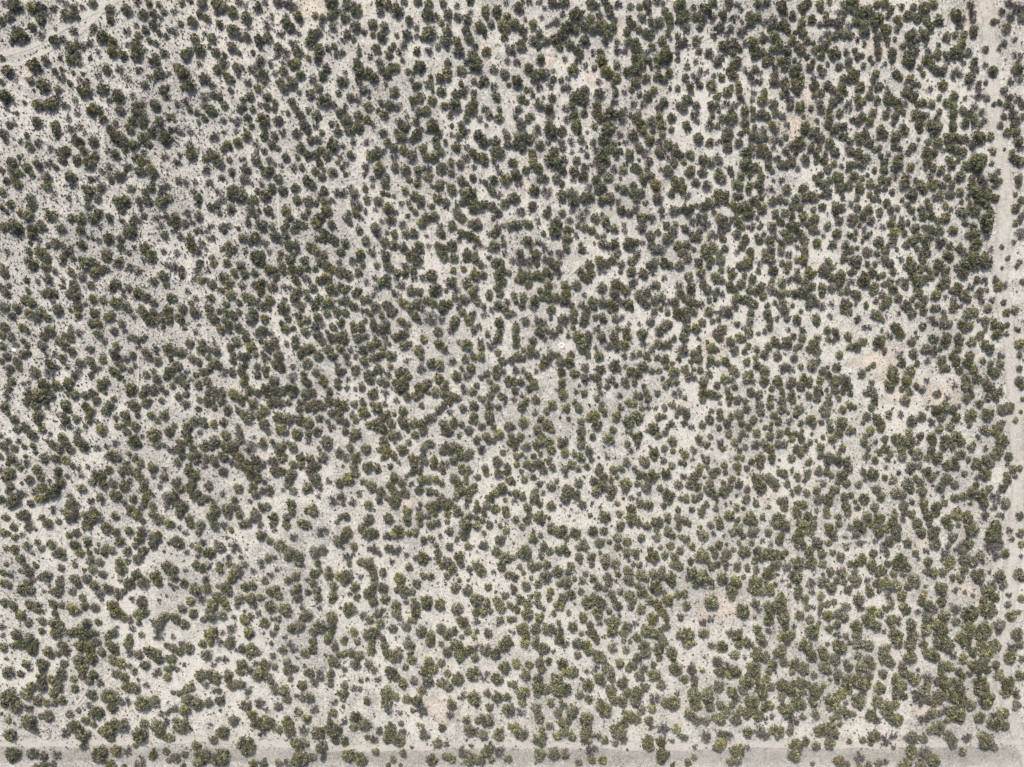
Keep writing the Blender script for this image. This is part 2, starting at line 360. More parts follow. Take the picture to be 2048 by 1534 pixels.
530 391 23 593 398 20 616 401 20 631 406 13 648 401 17 708 386 20 715 410 17 733 398 17 756 401 20 765 385 13 776 415 23 776 388 10 822 415 10
828 390 20 840 398 20 840 406 17 863 411 13 875 395 20 892 403 17 925 403 17 933 400 17 940 386 27 948 411 27 968 406 17 984 411 20 1010 406 20
1020 395 17 1029 395 23 1064 411 20 1097 415 10 1124 390 23 1144 386 23 1148 401 23 1169 395 23 1181 393 20 1203 401 20 1219 395 23 1266 385 20
1274 398 17 1281 385 20 1316 396 23 1343 385 17 1408 413 20 1415 400 13 1423 408 17 1437 403 17 1438 388 23 1450 390 20 1452 403 13 1465 408 17
1474 393 13 1477 415 20 1482 391 13 1490 413 23 1509 400 20 1522 393 13 1524 415 23 1545 401 20 1560 396 17 1572 403 13 1584 413 17 1592 396 20
1599 413 17 1610 393 20 1624 393 20 1632 395 17 1644 390 13 1645 413 17 1671 410 17 1686 393 13 1715 415 17 1715 395 13 1740 388 13 1747 396 13
1759 401 10 1774 405 17 1805 398 10 1816 408 13 1824 385 23 1827 393 20 1842 415 13 1854 401 13 1859 413 17 1881 390 20 1891 411 13 1901 388 20
1924 403 10 1941 405 10 1961 395 27 1974 386 27 1974 406 17 1991 395 17 2031 388 10 2033 415 20 2044 400 17 12 423 10 40 425 17 55 430 23 100 430 23
142 435 17 160 438 23 184 436 23 195 426 20 217 433 17 242 440 10 264 443 17 287 431 13 332 431 13 339 443 13 349 433 20 351 446 20 368 445 17
396 431 20 438 425 13 461 416 20 496 446 13 501 420 20 511 431 13 520 448 23 536 420 20 570 420 20 573 446 13 578 433 17 593 448 20 606 448 17
608 430 17 616 421 13 631 445 23 640 433 20 653 420 23 662 448 20 693 433 17 700 446 13 711 423 20 781 440 20 815 430 10 830 423 13 843 446 20
852 435 20 868 431 20 913 423 20 923 435 20 942 446 17 953 448 23 987 435 10 995 423 20 1032 448 23 1057 448 20 1094 426 20 1111 445 27 1124 425 17
1191 435 20 1211 441 20 1243 420 20 1259 425 17 1283 435 20 1323 418 13 1348 420 20 1351 448 13 1363 418 13 1375 418 27 1398 431 13 1410 431 13
1440 435 20 1472 435 17 1474 441 17 1492 430 20 1499 423 27 1515 435 10 1550 426 17 1557 436 13 1562 443 17 1570 425 17 1585 431 17 1607 431 17
1622 445 23 1627 418 13 1629 436 20 1671 420 17 1679 440 17 1684 416 17 1702 435 17 1704 445 17 1710 436 17 1719 448 13 1727 430 20 1737 418 20
1742 440 20 1760 423 17 1782 418 17 1782 445 17 1795 416 13 1802 448 20 1816 445 13 1824 418 17 1847 430 20 1864 431 17 1876 441 13 1892 435 20
1924 423 20 1931 446 13 1936 421 13 1939 416 13 1951 421 23 1974 438 30 1979 416 13 1981 428 20 2031 446 13 2046 428 13 7 453 20 28 453 30 62 468 20
63 456 20 80 451 23 122 456 20 160 460 20 184 475 10 215 476 23 239 476 17 259 463 27 327 470 17 379 476 20 391 463 10 446 455 20 476 455 10
485 475 20 510 475 23 550 471 23 568 456 17 571 470 17 585 460 13 593 461 10 633 475 13 645 476 17 647 465 20 660 475 17 668 480 20 718 460 17
731 480 20 750 456 23 788 468 17 812 468 17 827 465 20 880 463 20 885 470 13 903 450 20 923 466 20 940 470 20 952 480 17 990 466 17 994 456 17
1020 451 17 1087 466 13 1109 461 27 1133 476 20 1134 458 17 1144 458 10 1156 450 13 1169 453 17 1184 460 17 1194 471 10 1214 458 10 1229 456 20
1284 455 20 1301 470 20 1316 463 13 1333 450 17 1336 476 23 1346 461 20 1370 456 17 1385 476 13 1395 473 20 1398 463 17 1417 475 10 1442 450 17
1445 475 17 1474 466 20 1484 451 17 1490 478 20 1519 480 17 1519 453 10 1545 453 20 1569 465 17 1579 475 20 1587 451 27 1602 466 17 1609 480 20
1627 456 20 1655 450 17 1674 465 20 1701 470 13 1710 476 10 1734 470 13 1787 480 20 1789 463 20 1809 465 13 1826 480 20 1831 455 20 1837 473 17
1851 476 23 1862 458 20 1862 475 13 1876 478 13 1879 460 20 1907 460 20 1937 468 17 1951 468 27 1974 453 23 57 501 17 60 485 10 78 503 23 90 510 17
95 490 10 110 485 20 124 491 13 134 500 23 162 488 23 212 505 20 240 491 17 257 506 10 267 493 10 289 495 23 301 506 20 381 491 20 386 498 17
394 501 17 456 490 17 456 508 13 465 498 17 500 483 17 506 510 13 520 508 20 560 505 13 576 490 20 585 510 13 590 488 17 621 493 20 631 501 20
647 508 17 680 503 17 685 503 13 690 486 17 720 506 20 746 506 13 768 483 20 770 508 20 787 490 20 805 493 20 817 506 17 830 505 23 837 490 20
842 501 13 875 490 17 883 500 27 903 490 23 933 506 20 950 508 13 987 491 23 1007 486 13 1039 505 20 1056 481 23 1071 506 20 1133 495 17 1161 488 10
1164 498 17 1189 486 7 1206 486 20 1229 486 20 1234 506 17 1259 486 27 1273 483 13 1311 496 20 1355 490 20 1360 506 13 1368 503 17 1373 488 20
1388 498 10 1412 501 27 1425 493 20 1438 506 17 1450 496 17 1484 491 17 1500 501 17 1530 505 17 1539 481 20 1540 496 17 1562 501 17 1565 485 20
1609 498 17 1609 508 17 1634 485 20 1666 488 17 1691 505 13 1692 488 17 1702 498 17 1715 495 10 1725 481 10 1735 503 20 1754 506 13 1759 483 23
1772 498 20 1794 498 10 1814 488 17 1834 496 13 1846 505 17 1854 491 17 1857 506 13 1894 508 17 1901 491 17 1919 495 17 1944 508 20 1952 488 27
1971 510 17 2004 493 10 2028 483 10 3 532 13 53 522 13 65 530 23 90 532 20 92 515 20 109 542 13 125 514 17 145 515 13 164 520 20 169 530 23
182 522 17 194 530 13 199 542 17 209 537 17 212 514 20 240 519 13 277 540 10 301 514 23 361 537 13 399 527 17 426 525 17 453 525 17 480 530 17
508 544 17 513 515 27 523 524 17 536 539 20 546 540 20 558 517 10 563 530 17 565 540 17 578 517 20 583 537 20 598 540 20 608 520 17 613 534 17
630 537 13 638 522 17 652 529 23 663 537 17 678 544 20 686 542 17 716 544 17 725 529 13 753 530 13 771 515 20 776 532 20 793 544 17 818 514 17
825 539 17 833 519 23 887 512 20 907 540 13 908 515 20 927 537 13 933 514 17 950 517 17 960 527 17 977 514 10 990 525 20 1002 525 17 1004 539 20
1017 544 13 1074 527 13 1092 542 20 1101 520 17 1104 525 20 1112 532 17 1161 542 17 1178 527 20 1199 519 20 1201 527 20 1214 527 17 1224 519 20
1241 542 10 1243 527 17 1263 542 20 1263 522 17 1271 515 13 1298 529 13 1309 524 20 1328 524 20 1340 530 17 1360 530 20 1375 515 20 1397 524 20
1402 542 20 1418 532 13 1422 520 17 1442 519 20 1443 539 13 1482 530 20 1495 525 23 1502 514 17 1517 540 13 1532 515 17 1542 519 20 1547 540 23
1565 525 13 1574 540 13 1577 529 17 1594 519 13 1595 542 13 1607 517 20 1620 544 23 1647 539 23 1657 522 17 1662 532 17 1687 517 17 1702 519 17
1704 542 17 1710 542 10 1714 522 23 1735 527 13 1744 544 20 1750 527 13 1770 520 20 1782 527 17 1787 542 17 1819 517 13 1822 532 27 1841 537 17
1847 515 20 1852 535 13 1861 542 13 1874 544 13 1877 527 23 1891 539 20 1901 512 17 1916 535 17 1936 525 30 1949 517 27 1952 534 17 1971 522 30
2004 535 7 2016 515 10 2034 532 10 7 545 20 17 570 10 52 560 13 95 557 20 124 559 10 125 572 10 142 545 20 144 567 17 162 552 17 180 569 17
187 547 20 224 575 17 230 567 20 257 575 13 307 562 17 326 550 23 332 569 13 363 547 17 401 559 17 413 559 10 423 567 20 445 554 23 455 564 20
468 545 17 483 570 13 488 547 17 510 569 17 518 572 20 523 564 17 543 572 20 550 552 17 588 557 17 595 564 13 625 575 20 640 559 20 652 554 20
660 575 23 680 572 17 695 549 20 695 575 13 763 564 20 773 565 20 773 554 17 810 547 17 863 549 23 902 562 23 933 565 23 950 549 23 967 549 17
994 574 17 997 550 23 1004 562 20 1041 555 23 1056 550 20 1057 567 17 1074 550 20 1084 557 13 1096 569 20 1101 552 13 1129 569 17 1136 575 13
1153 569 20 1166 552 17 1174 555 20 1181 545 20 1204 574 20 1231 569 23 1241 569 17 1286 545 20 1289 550 17 1313 569 17 1378 552 20 1382 574 20
1407 569 17 1432 554 20 1443 559 17 1460 572 20 1463 549 17 1482 567 20 1489 549 13 1505 557 20 1522 572 20 1545 560 10 1565 565 17 1594 554 20
1609 562 17 1620 552 13 1624 572 17 1645 574 20 1654 547 17 1662 554 17 1664 575 17 1676 572 13 1677 559 20 1682 549 23 1682 564 17 1724 564 20
1729 557 30 1749 575 23 1757 552 13 1767 549 13 1769 567 13 1780 562 17 1811 562 17 1812 574 13 1826 550 17 1837 560 27 1849 557 20 1864 554 13
1881 572 20 1891 562 23 1917 575 23 1927 547 23 1954 559 17 1997 572 20 2046 562 13 10 585 17 50 599 20 55 580 13 62 604 20 87 587 13 97 584 23
107 587 17 139 589 17 147 577 20 150 599 13 154 589 17 170 607 10 185 597 20 205 599 17 230 604 23 245 580 10 274 585 20 290 594 17 306 605 17
339 595 17 344 594 20 381 605 13 421 595 17 443 580 13 453 607 13 461 589 20 478 605 13 490 592 17 500 599 20 520 582 17 538 599 20 588 592 20
595 582 20 615 594 17 638 597 20 658 604 23 670 582 17 680 602 13 686 579 17 690 600 17 711 587 17 716 580 17 725 599 17 735 597 17 787 584 10
805 604 20 822 580 20 830 607 17 838 582 17 852 599 17 865 604 20 865 585 17 872 577 27 892 580 10 898 607 17 910 595 13 925 597 17 945 582 20
948 594 17 955 602 17 978 587 17 978 595 13 999 589 13 1004 585 10 1014 602 13 1027 590 13 1031 602 13 1046 594 20 1069 599 20 1079 580 13
1084 595 13 1094 584 17 1097 595 17 1111 594 20 1131 587 20 1131 600 20 1184 602 20 1204 605 20 1219 607 20 1228 584 20 1251 580 20 1256 607 20
1278 589 20 1286 600 20 1293 585 20 1309 599 20 1323 594 17 1350 602 20 1360 585 17 1370 595 17 1380 602 23 1393 607 17 1415 579 20 1418 599 13
1430 597 10 1432 582 17 1470 577 17 1472 595 20 1482 597 17 1494 599 20 1500 579 17 1504 604 20 1515 580 20 1527 590 17 1544 577 20 1550 604 10
1562 587 20 1575 585 13 1589 587 17 1600 587 17 1607 580 23 1615 589 20 1619 607 20 1629 594 13 1632 604 17 1644 584 17 1692 607 23 1694 579 17
1714 589 20 1744 585 13 1774 600 23 1787 577 20 1797 594 20 1826 597 13 1837 584 20 1849 599 17 1872 589 23 1904 580 13 1911 582 17 1929 589 23
1937 597 17 1962 580 13 2008 604 13 7 614 20 23 631 17 32 614 20 57 626 20 72 636 20 80 624 20 93 634 17 114 619 23 140 619 10 155 612 20 155 629 17
187 624 20 212 636 13 219 631 23 249 612 17 257 619 13 282 619 20 290 631 23 306 624 17 322 629 13 324 637 17 334 621 20 337 637 20 358 634 20
363 616 20 388 624 23 416 616 20 421 629 20 428 639 20 438 621 13 446 639 10 450 609 10 451 624 17 466 629 17 478 624 13 501 637 23 505 622 20
510 632 17 526 612 17 528 637 20 538 617 10 565 616 23 575 636 17 596 631 17 600 612 20 613 639 17 628 610 20 635 634 20 648 609 17 653 626 17
673 622 20 690 624 17 706 610 20 733 621 10 740 627 13 750 612 20 763 629 13 773 609 20 780 626 17 818 612 17 820 621 13 830 631 20 885 612 27
910 639 20 925 624 17 937 639 20 967 612 13 995 610 20 1010 617 20 1015 626 17 1044 610 17 1101 636 10 1102 619 20 1126 637 23 1143 609 13
1146 636 20 1148 624 17 1169 631 17 1174 619 17 1188 612 17 1191 634 13 1209 639 13 1221 619 13 1229 612 20 1231 636 17 1263 616 13 1294 609 17
1308 622 17 1321 616 13 1335 624 13 1351 616 13 1358 627 23 1372 634 23 1372 621 20 1388 622 17 1417 622 20 1437 637 13 1447 621 20 1457 624 20
1470 612 17 1502 624 17 1512 609 13 1535 627 20 1535 610 13 1540 637 17 1565 609 20 1569 619 20 1575 637 13 1585 610 10 1594 639 20 1602 621 10
1632 636 20 1686 621 13 1697 622 17 1714 639 13 1732 610 13 1750 627 20 1759 632 17 1765 612 17 1814 610 23 1824 626 20 1834 610 10 1846 609 13
1847 621 17 1869 616 17 1889 636 13 1906 616 17 1912 612 13 1937 627 23 1951 624 17 1977 616 17 2014 624 17 2031 619 17 3 669 17 7 652 20 43 654 17
53 661 13 98 661 23 140 664 13 182 646 17 195 666 20 195 646 17 227 661 17 242 646 17 299 641 20 311 641 13 326 652 10 361 641 17 368 654 10
441 657 20 455 646 20 476 654 20 488 664 17 523 661 23 563 646 13 570 657 20 586 656 13 600 646 13 610 662 20 630 652 17 635 669 20 653 662 10
665 652 17 680 646 17 685 641 13 705 647 13 706 659 13 720 654 20 746 644 17 748 654 17 760 659 20 773 657 17 802 642 17 803 669 20 812 666 13
875 662 20 907 649 20 947 659 17 975 667 13 997 642 20 999 662 17 1000 649 17 1032 657 17 1051 641 17 1079 662 23 1094 659 13 1107 666 20 1119 657 17
1136 671 10 1146 652 13 1168 642 20 1176 671 20 1203 671 20 1228 669 20 1236 656 13 1251 659 17 1254 671 17 1284 667 23 1301 642 17 1319 661 20
1328 652 20 1336 647 20 1373 656 20 1392 657 20 1405 644 17 1425 641 13 1437 666 23 1445 656 20 1474 647 13 1499 664 20 1500 641 17 1517 666 10
1540 652 17 1605 659 13 1634 646 13 1655 659 17 1671 662 17 1767 641 10 1792 654 23 1799 667 20 1805 669 13 1832 664 7 1846 651 17 1887 647 20
1897 647 17 1916 671 17 1922 647 17 1931 654 20 1941 652 17 1961 671 17 1971 641 17 1989 647 20 1996 667 20 2002 654 17 2014 649 13 2038 659 10
3 691 17 20 672 17 45 681 13 53 691 13 82 689 20 87 672 17 117 681 17 127 689 20 140 676 17 142 702 20 179 697 17 207 682 13 232 691 17 270 677 17
285 677 13 289 702 17 334 696 23 348 702 17 361 704 20 379 687 17 401 699 20 403 684 17 416 697 13 431 701 20 460 694 17 473 682 20 491 676 17
500 692 20 521 681 13 536 692 23 548 681 17 553 691 13 590 677 17 590 691 17 605 702 20 616 696 20 626 697 13 643 681 17 655 697 20 662 674 20
678 672 23 680 696 17 688 679 20 713 674 20 725 674 13 726 699 20 741 691 17 753 684 17 765 697 13 778 687 10 792 672 20 807 691 17 818 686 13
837 699 23 847 677 17 877 686 20 888 697 17 933 689 23 962 692 17 995 676 20 995 704 13 1031 676 17 1032 687 17 1046 699 10 1061 696 17 1066 681 17
1156 672 23 1166 689 30 1231 684 20 1233 694 17 1249 689 20 1304 697 13 1316 687 20 1336 687 17 1348 676 13 1366 672 17 1367 699 23 1370 676 17
1398 701 13 1398 694 10 1415 684 10 1423 694 20 1433 699 13 1440 676 17 1462 682 20 1469 699 20 1479 674 17 1487 677 13 1489 702 13 1497 691 13
1514 699 13 1537 692 17 1550 682 20 1559 691 13 1574 684 23 1587 672 13 1592 696 13 1600 691 13 1604 676 17 1619 696 17 1629 687 23 1634 702 17
1657 677 13 1697 672 17 1701 692 17 1714 692 20 1727 682 17 1752 696 10 1760 681 27 1769 701 13 1824 682 20 1851 696 20 1862 674 13 1867 701 20
1869 677 20 1881 696 13 1891 684 20 1894 674 23 1916 696 17 1919 682 20 1944 682 20 1971 689 20 1981 697 20 1989 672 13 2041 687 20 2 721 13
12 711 17 32 722 20 37 736 13 45 707 20 55 706 13 95 724 17 102 731 17 124 716 17 134 732 10 160 724 20 179 721 17 187 734 17 205 719 17 227 707 23
234 726 13 244 734 17 252 717 13 264 709 17 297 714 17 314 722 17 337 707 17 341 719 10 353 732 20 383 717 17 396 722 17 416 714 13 419 734 17
429 726 20 438 731 17 465 719 17 465 706 13 480 711 17 488 731 13 493 711 17 510 707 13 513 732 13 551 726 23 556 711 23 561 734 20 585 732 10
600 709 17 613 726 20 636 711 20 663 709 20 691 711 17 728 721 20 746 714 17 756 736 20 758 711 17 766 707 13 780 732 13 781 711 20 842 714 13
863 727 23 878 729 20 923 736 10 930 717 17 942 736 20 947 714 13 962 712 20 1004 721 17 1022 719 17 1036 712 20 1047 716 13 1059 706 17 1072 707 17
1084 731 17 1092 719 23 1102 709 17 1114 709 13 1121 722 20 1139 724 23 1141 709 17 1171 734 17 1176 709 13 1198 711 20 1228 731 23 1236 736 13
1236 721 7 1249 712 13 1279 706 13 1286 732 23 1293 709 17 1298 717 10 1314 714 13 1330 717 20 1333 732 13 1345 726 10 1358 716 13 1370 736 17
1382 722 13 1387 706 17 1398 716 20 1422 719 20 1435 726 13 1450 721 17 1457 729 13 1494 722 17 1512 714 13 1515 731 17 1529 707 20 1555 711 20
1570 732 17 1589 714 17 1602 732 13 1625 729 23 1637 721 13 1674 732 20 1679 709 17 1737 736 10 1747 729 13 1804 724 17 1827 706 20 1834 726 13
1884 719 20 1886 734 20 1906 712 17 1914 722 20 1936 724 23 1941 711 20 1966 721 13 1982 726 13 2001 727 17 2039 709 13 2039 736 13 18 737 17
22 761 17 67 744 23 83 764 17 109 766 13 137 762 20 147 751 13 182 749 13 199 764 13 210 762 17 225 741 20 237 751 17 247 762 7 259 739 13 292 749 17
312 757 20 332 752 17 339 742 23 353 757 17 364 764 17 391 749 13 398 766 13 406 742 17 413 761 17 463 742 17 481 742 17 486 764 17 488 752 17
513 747 17 530 737 17 531 749 13 546 759 20 606 746 13 608 759 17 615 766 17 631 744 17 645 759 20 675 761 17 678 742 20 686 741 13 710 739 20
735 749 20 740 759 17 748 744 13 761 761 17 770 767 13 773 764 13 788 764 13 798 744 20 805 762 20 815 751 17 855 764 17 877 756 23 890 764 13
912 752 23 962 754 13 973 746 17 980 762 13 992 749 20 995 739 20 1017 761 20 1029 761 17 1042 762 17 1056 749 17 1061 757 13 1067 764 17 1122 742 20
1124 761 17 1149 746 20 1168 754 17 1193 754 20 1201 737 20 1248 761 17 1261 742 20 1269 761 13 1276 746 20 1304 741 13 1318 741 13 1325 756 10
1340 762 17 1348 742 23 1353 764 13 1378 751 20 1387 737 10 1400 739 17 1407 762 20 1418 747 17 1450 757 20 1465 759 13 1467 739 17 1474 747 13
1494 754 23 1499 747 17 1528 768 14 1529 757 20 1530 741 23 1555 759 23 1585 762 20 1607 754 17 1617 761 17 1640 759 17 1645 741 17 1657 749 17
1671 761 23 1691 761 23 1724 746 17 1744 764 13 1774 766 13 1785 742 23 1789 754 23 1814 759 23 1821 742 23 1896 737 13 1919 739 17 1932 754 20
1947 737 20 1954 756 20 1971 762 17 1982 741 17 1991 744 23 2039 761 20 15 774 17 67 797 20 80 789 30 82 770 17 95 770 13 100 790 20 109 772 17
122 775 10 134 770 20 149 789 20 170 790 17 184 785 20 202 772 20 209 785 10 227 797 13 259 785 17 262 777 23 285 789 17 292 777 20 306 779 20
322 775 13 331 784 13 344 770 13 356 792 17 371 769 17 371 789 13 396 770 17 398 799 13 414 787 13 421 777 20 429 784 20 441 785 20 466 787 23
478 794 20 491 794 10 498 779 20 515 785 17 531 777 23 533 787 17 550 780 20 558 784 17 566 780 17 578 775 20 583 789 17 588 779 20 611 787 23
623 784 20 648 769 13 658 782 17 675 770 17 710 777 10 723 774 17 740 789 13 746 787 23 800 772 27 810 769 17 813 792 20 830 792 17 837 774 20
837 787 20 848 774 20 857 785 10 870 784 20 888 772 17 888 787 17 902 790 17 913 795 17 925 772 10 945 782 17 953 770 13 965 797 13 980 790 17
989 774 20 1000 789 13 1005 794 13 1030 780 16 1058 777 15 1070 772 15 1071 797 19 1126 768 12 1126 789 19 1168 785 17 1194 797 13 1199 769 14
1215 772 13 1231 769 11 1253 769 13 1269 768 10 1271 789 12 1281 791 15 1287 771 10 1292 783 14 1296 796 17 1315 785 16 1331 770 17 1370 795 9
1405 797 17 1407 786 22 1407 770 16 1423 787 19 1434 770 16 1435 791 14 1456 780 15 1459 793 16 1470 773 14 1475 799 18 1502 783 20 1517 789 19
1541 794 16 1544 775 13 1560 770 16 1565 799 19 1565 784 14 1580 769 17 1584 786 18 1584 798 18 1602 771 19 1618 790 16 1618 768 14 1634 795 17
1637 780 22 1654 779 8 1658 793 13 1670 780 17 1678 795 13 1686 782 14 1698 772 17 1701 786 13 1734 784 15 1743 780 20 1750 794 19 1780 772 22
1804 776 13 1811 799 20 1813 768 14 1819 783 17 1833 771 14 1844 778 17 1875 786 17 1934 798 18 1936 772 24 1944 789 15 1976 794 16 1980 772 23
1995 786 27 2044 771 16 2046 798 10 8 812 20 15 827 10 52 802 20 70 812 20 78 829 17 88 800 17 129 807 20 130 815 17 139 822 10 170 812 20 179 822 20
192 800 17 210 822 20 217 810 20 249 829 20 264 807 23 272 815 17 290 805 17 297 802 13 301 829 17 322 800 13 327 829 20 371 807 17 396 817 13
414 802 20 424 802 13 428 815 13 441 800 20 455 820 20 475 820 13 483 804 13 496 800 7 506 805 20 518 830 20 528 819 20 541 804 20 556 804 23
576 804 13 598 817 17 598 804 13 606 804 10 615 812 20 628 810 23 638 804 13 643 810 20 658 800 20 663 825 17 675 805 20 677 822 20 686 810 20
708 807 17 725 824 23 725 804 17 736 829 10 745 810 13 753 814 23 758 820 17 773 829 17 788 827 10 805 822 20 843 810 13 878 819 17 887 809 17
897 802 17 925 815 17 947 810 20 948 830 17 978 810 20 978 829 20 997 814 13 1043 813 20 1051 801 17 1093 822 14 1104 809 22 1132 815 19 1149 803 11
1158 814 20 1190 828 20 1204 807 12 1208 823 16 1236 828 14 1241 813 14 1257 805 14 1268 806 16 1269 828 19 1284 815 12 1296 814 11 1328 832 11
1329 815 13 1344 809 14 1353 830 11 1360 819 18 1368 821 14 1373 829 19 1439 822 15 1458 802 12 1462 832 14 1478 828 20 1490 801 14 1493 816 18
1520 809 18 1522 821 18 1541 810 18 1548 830 16 1564 817 19 1576 825 9 1592 826 15 1599 817 18 1651 821 24 1657 806 19 1686 818 16 1701 811 16
1710 814 10 1734 832 18 1743 813 17 1749 832 11 1750 805 14 1778 828 16 1874 819 23 1884 832 19 1890 815 25 1906 818 19 1944 828 24 1960 806 19
1976 828 26 2005 818 22 2019 815 22 2042 823 8 27 837 20 32 859 17 48 854 20 72 835 20 77 847 13 83 859 17 129 839 20 137 852 13 152 837 17
170 852 10 177 839 17 202 859 23 230 834 13 234 852 13 245 850 13 252 862 17 254 840 17 269 852 20 314 840 13 337 864 20 343 859 13 374 854 20
389 842 20 404 842 17 409 850 13 426 847 17 446 845 17 493 832 27 526 847 23 556 834 23 560 857 23 568 862 17 576 837 23 600 839 23 605 844 17
615 844 23 633 862 20 638 835 17 678 839 17 690 844 17 690 862 17 710 840 13 738 849 17 751 849 23 761 854 20 763 835 17 768 860 17 781 845 20
802 840 17 808 847 20 815 859 13 827 845 20 843 847 20 845 860 20 855 837 17 865 832 17 887 847 20 892 860 20 898 864 17 907 844 20 923 849 13
937 859 20 942 840 13 950 842 13 963 852 17 980 839 20 987 852 13 1017 852 20 1028 853 9 1047 845 20 1074 858 19 1081 837 14 1092 848 22 1103 858 18
1120 834 6 1162 842 15 1162 860 19 1178 834 16 1193 849 24 1226 858 15 1232 834 18 1258 843 25 1276 845 11 1278 834 18 1307 856 23 1317 833 17
1336 854 10 1343 846 14 1369 845 14 1405 849 15 1419 838 19 1438 854 14 1440 834 15 1455 846 19 1483 845 16 1497 853 15 1506 840 18 1514 864 19
1522 840 6 1530 854 10 1541 856 11 1543 846 10 1557 842 18 1575 862 17 1602 845 14 1604 861 10 1618 838 18 1624 836 16 1626 846 18 1643 844 13
1659 842 13 1661 857 16 1678 864 20 1684 845 25 1701 860 18 1709 861 10 1727 844 10 1741 860 19 1757 840 22 1762 853 20 1824 841 23 1843 833 20
1879 856 18 1901 852 18 1913 834 19 1938 837 16 1940 850 12 1968 857 19 1976 864 14 1992 864 18 1999 853 22 2032 840 11 5 891 17 15 881 13 27 896 17
47 892 13 63 869 23 65 891 13 93 881 10 105 889 20 124 876 20 130 884 20 155 879 20 167 892 23 267 882 27 277 889 13 306 869 27 312 889 17 326 889 10
359 896 20 359 884 17 371 865 20 374 879 20 383 894 17 411 889 17 421 894 13 429 881 23 451 892 23 451 869 20 466 889 20 478 865 17 480 879 17
525 886 20 543 882 10 563 894 17 585 894 20 593 867 23 616 867 17 652 879 23 653 889 23 700 894 17 705 874 17 711 867 23 766 881 20 770 892 17
781 869 20 795 869 17 817 884 13 830 869 17 847 896 17 858 886 17 863 889 13 890 891 17 908 892 20 918 871 10 953 879 17 972 872 17 987 881 13
997 867 23 1020 884 17 1022 871 13 1030 893 16 1031 881 19 1040 873 16 1052 892 19 1059 871 5 1072 888 17 1083 871 18 1086 883 22 1098 881 16
1125 884 23 1161 888 20 1162 875 17 1185 874 14 1187 868 5 1218 877 23 1254 887 16 1262 865 11 1275 872 22 1275 883 16 1315 869 16 1330 864 14
1345 881 20 1397 876 16 1397 883 12 1413 888 16 1421 872 12 1440 885 16 1458 866 16 1469 883 16 1479 877 11 1485 865 15 1491 893 13 1512 888 19
1528 885 17 1540 871 18 1557 888 18 1560 866 18 1569 887 16 1584 876 15 1591 866 14 1603 875 18 1611 895 17 1620 883 13 1624 868 8 1633 881 6
1641 893 17 1646 873 11 1666 875 20 1685 895 16 1729 884 17 1731 871 14 1770 877 16 1796 877 26 1819 883 25 1819 865 17 1841 871 18 1863 872 20
1866 883 18 1889 892 17 1893 879 23 1906 891 17 1914 872 23 1922 883 20 1945 892 20 2005 881 25 15 927 10 22 917 20 50 912 10 70 904 10 87 916 20
110 916 20 117 897 20 120 919 13 130 919 17 139 897 20 220 912 23 232 912 20 257 907 10 280 926 17 354 924 17 363 911 17 381 912 17 393 921 17
394 907 17 409 897 13 411 916 17 426 917 17 429 926 17 445 911 23 468 902 20 473 909 20 478 914 20 490 927 17 510 919 23 546 922 20 558 901 20
563 914 20 600 914 20 620 917 20 638 897 10 645 914 23 677 904 20 691 914 17 711 914 20 731 897 20 758 899 13 770 909 17 775 901 17 787 911 17
803 899 20 810 901 13 825 916 20 827 927 17 840 917 13 845 922 20 868 919 17 885 901 17 900 901 17 907 921 17 917 897 17 920 911 20 932 916 13
938 907 20 994 922 23 1005 904 13 1033 927 13 1033 911 15 1043 908 10 1067 911 12 1074 897 11 1078 926 23 1081 907 12 1097 920 16 1103 899 19
1129 904 19 1148 908 14 1161 914 19 1177 899 19 1253 923 17 1262 900 11 1290 923 22 1308 904 22 1309 914 14 1327 920 14 1328 896 17 1346 901 12
1361 924 12 1361 901 8 1368 926 13 1370 907 17 1387 899 15 1405 912 9 1413 920 15 1446 896 13 1474 914 11 1479 899 13 1485 915 11 1503 922 13
1521 914 23 1540 896 19 1544 912 19 1544 920 13 1584 915 16 1594 897 18 1602 907 15 1618 923 16 1641 910 14 1657 915 22 1674 915 24 1693 923 22
1734 911 15 1737 896 12 1751 919 17 1759 903 13 1772 896 18 1776 918 12 1781 907 13 1790 923 6 1804 899 19 1805 912 20 1823 901 14 1835 908 23
1856 914 14 1863 899 19 1875 915 26 1898 926 14 1910 918 17 1922 908 19 1954 927 23 1971 918 19 1981 927 19 1996 904 27 2018 912 19 10 956 17
18 946 23 37 931 17 57 959 20 72 939 20 80 954 17 115 941 17 144 931 13 199 951 23 217 939 17 242 939 17 255 937 20 267 944 17 274 942 13 277 952 20
304 934 23 327 954 17 378 942 23 388 949 20 445 942 20 475 931 13 483 929 17 495 934 27 500 947 23 515 957 17 516 934 17 550 941 23 563 941 20
578 957 20 583 947 23 586 929 17 601 929 17 618 939 20 628 931 23 628 954 23 698 956 23 706 932 17 711 946 17 735 934 23 753 936 20 780 932 13
788 954 20 822 946 13 827 941 17 838 941 17 843 959 20 857 959 17 867 931 17 872 959 17 883 937 13 887 944 10 907 956 20 923 937 20 932 954 10
937 939 17 955 954 13 970 936 17 972 946 13 997 946 20 1014 931 13 1015 941 17 1019 959 17 1042 942 11 1048 957 16 1052 928 15 1062 931 20
1066 954 15 1086 939 18 1105 934 16 1129 938 16 1142 928 20 1156 936 14 1173 932 15 1198 942 16 1200 934 17 1206 953 20 1222 958 13 1227 938 17
1234 953 10 1243 937 15 1281 950 19 1302 951 25 1316 950 11 1332 947 23 1344 930 14 1388 953 19 1399 935 19 1399 947 10 1409 953 8 1415 934 10
1426 946 19 1436 940 15 1449 930 16 1451 943 13 1463 957 17 1475 931 19 1477 943 11 1494 935 14 1510 954 18 1520 928 19 1521 953 15 1537 955 19
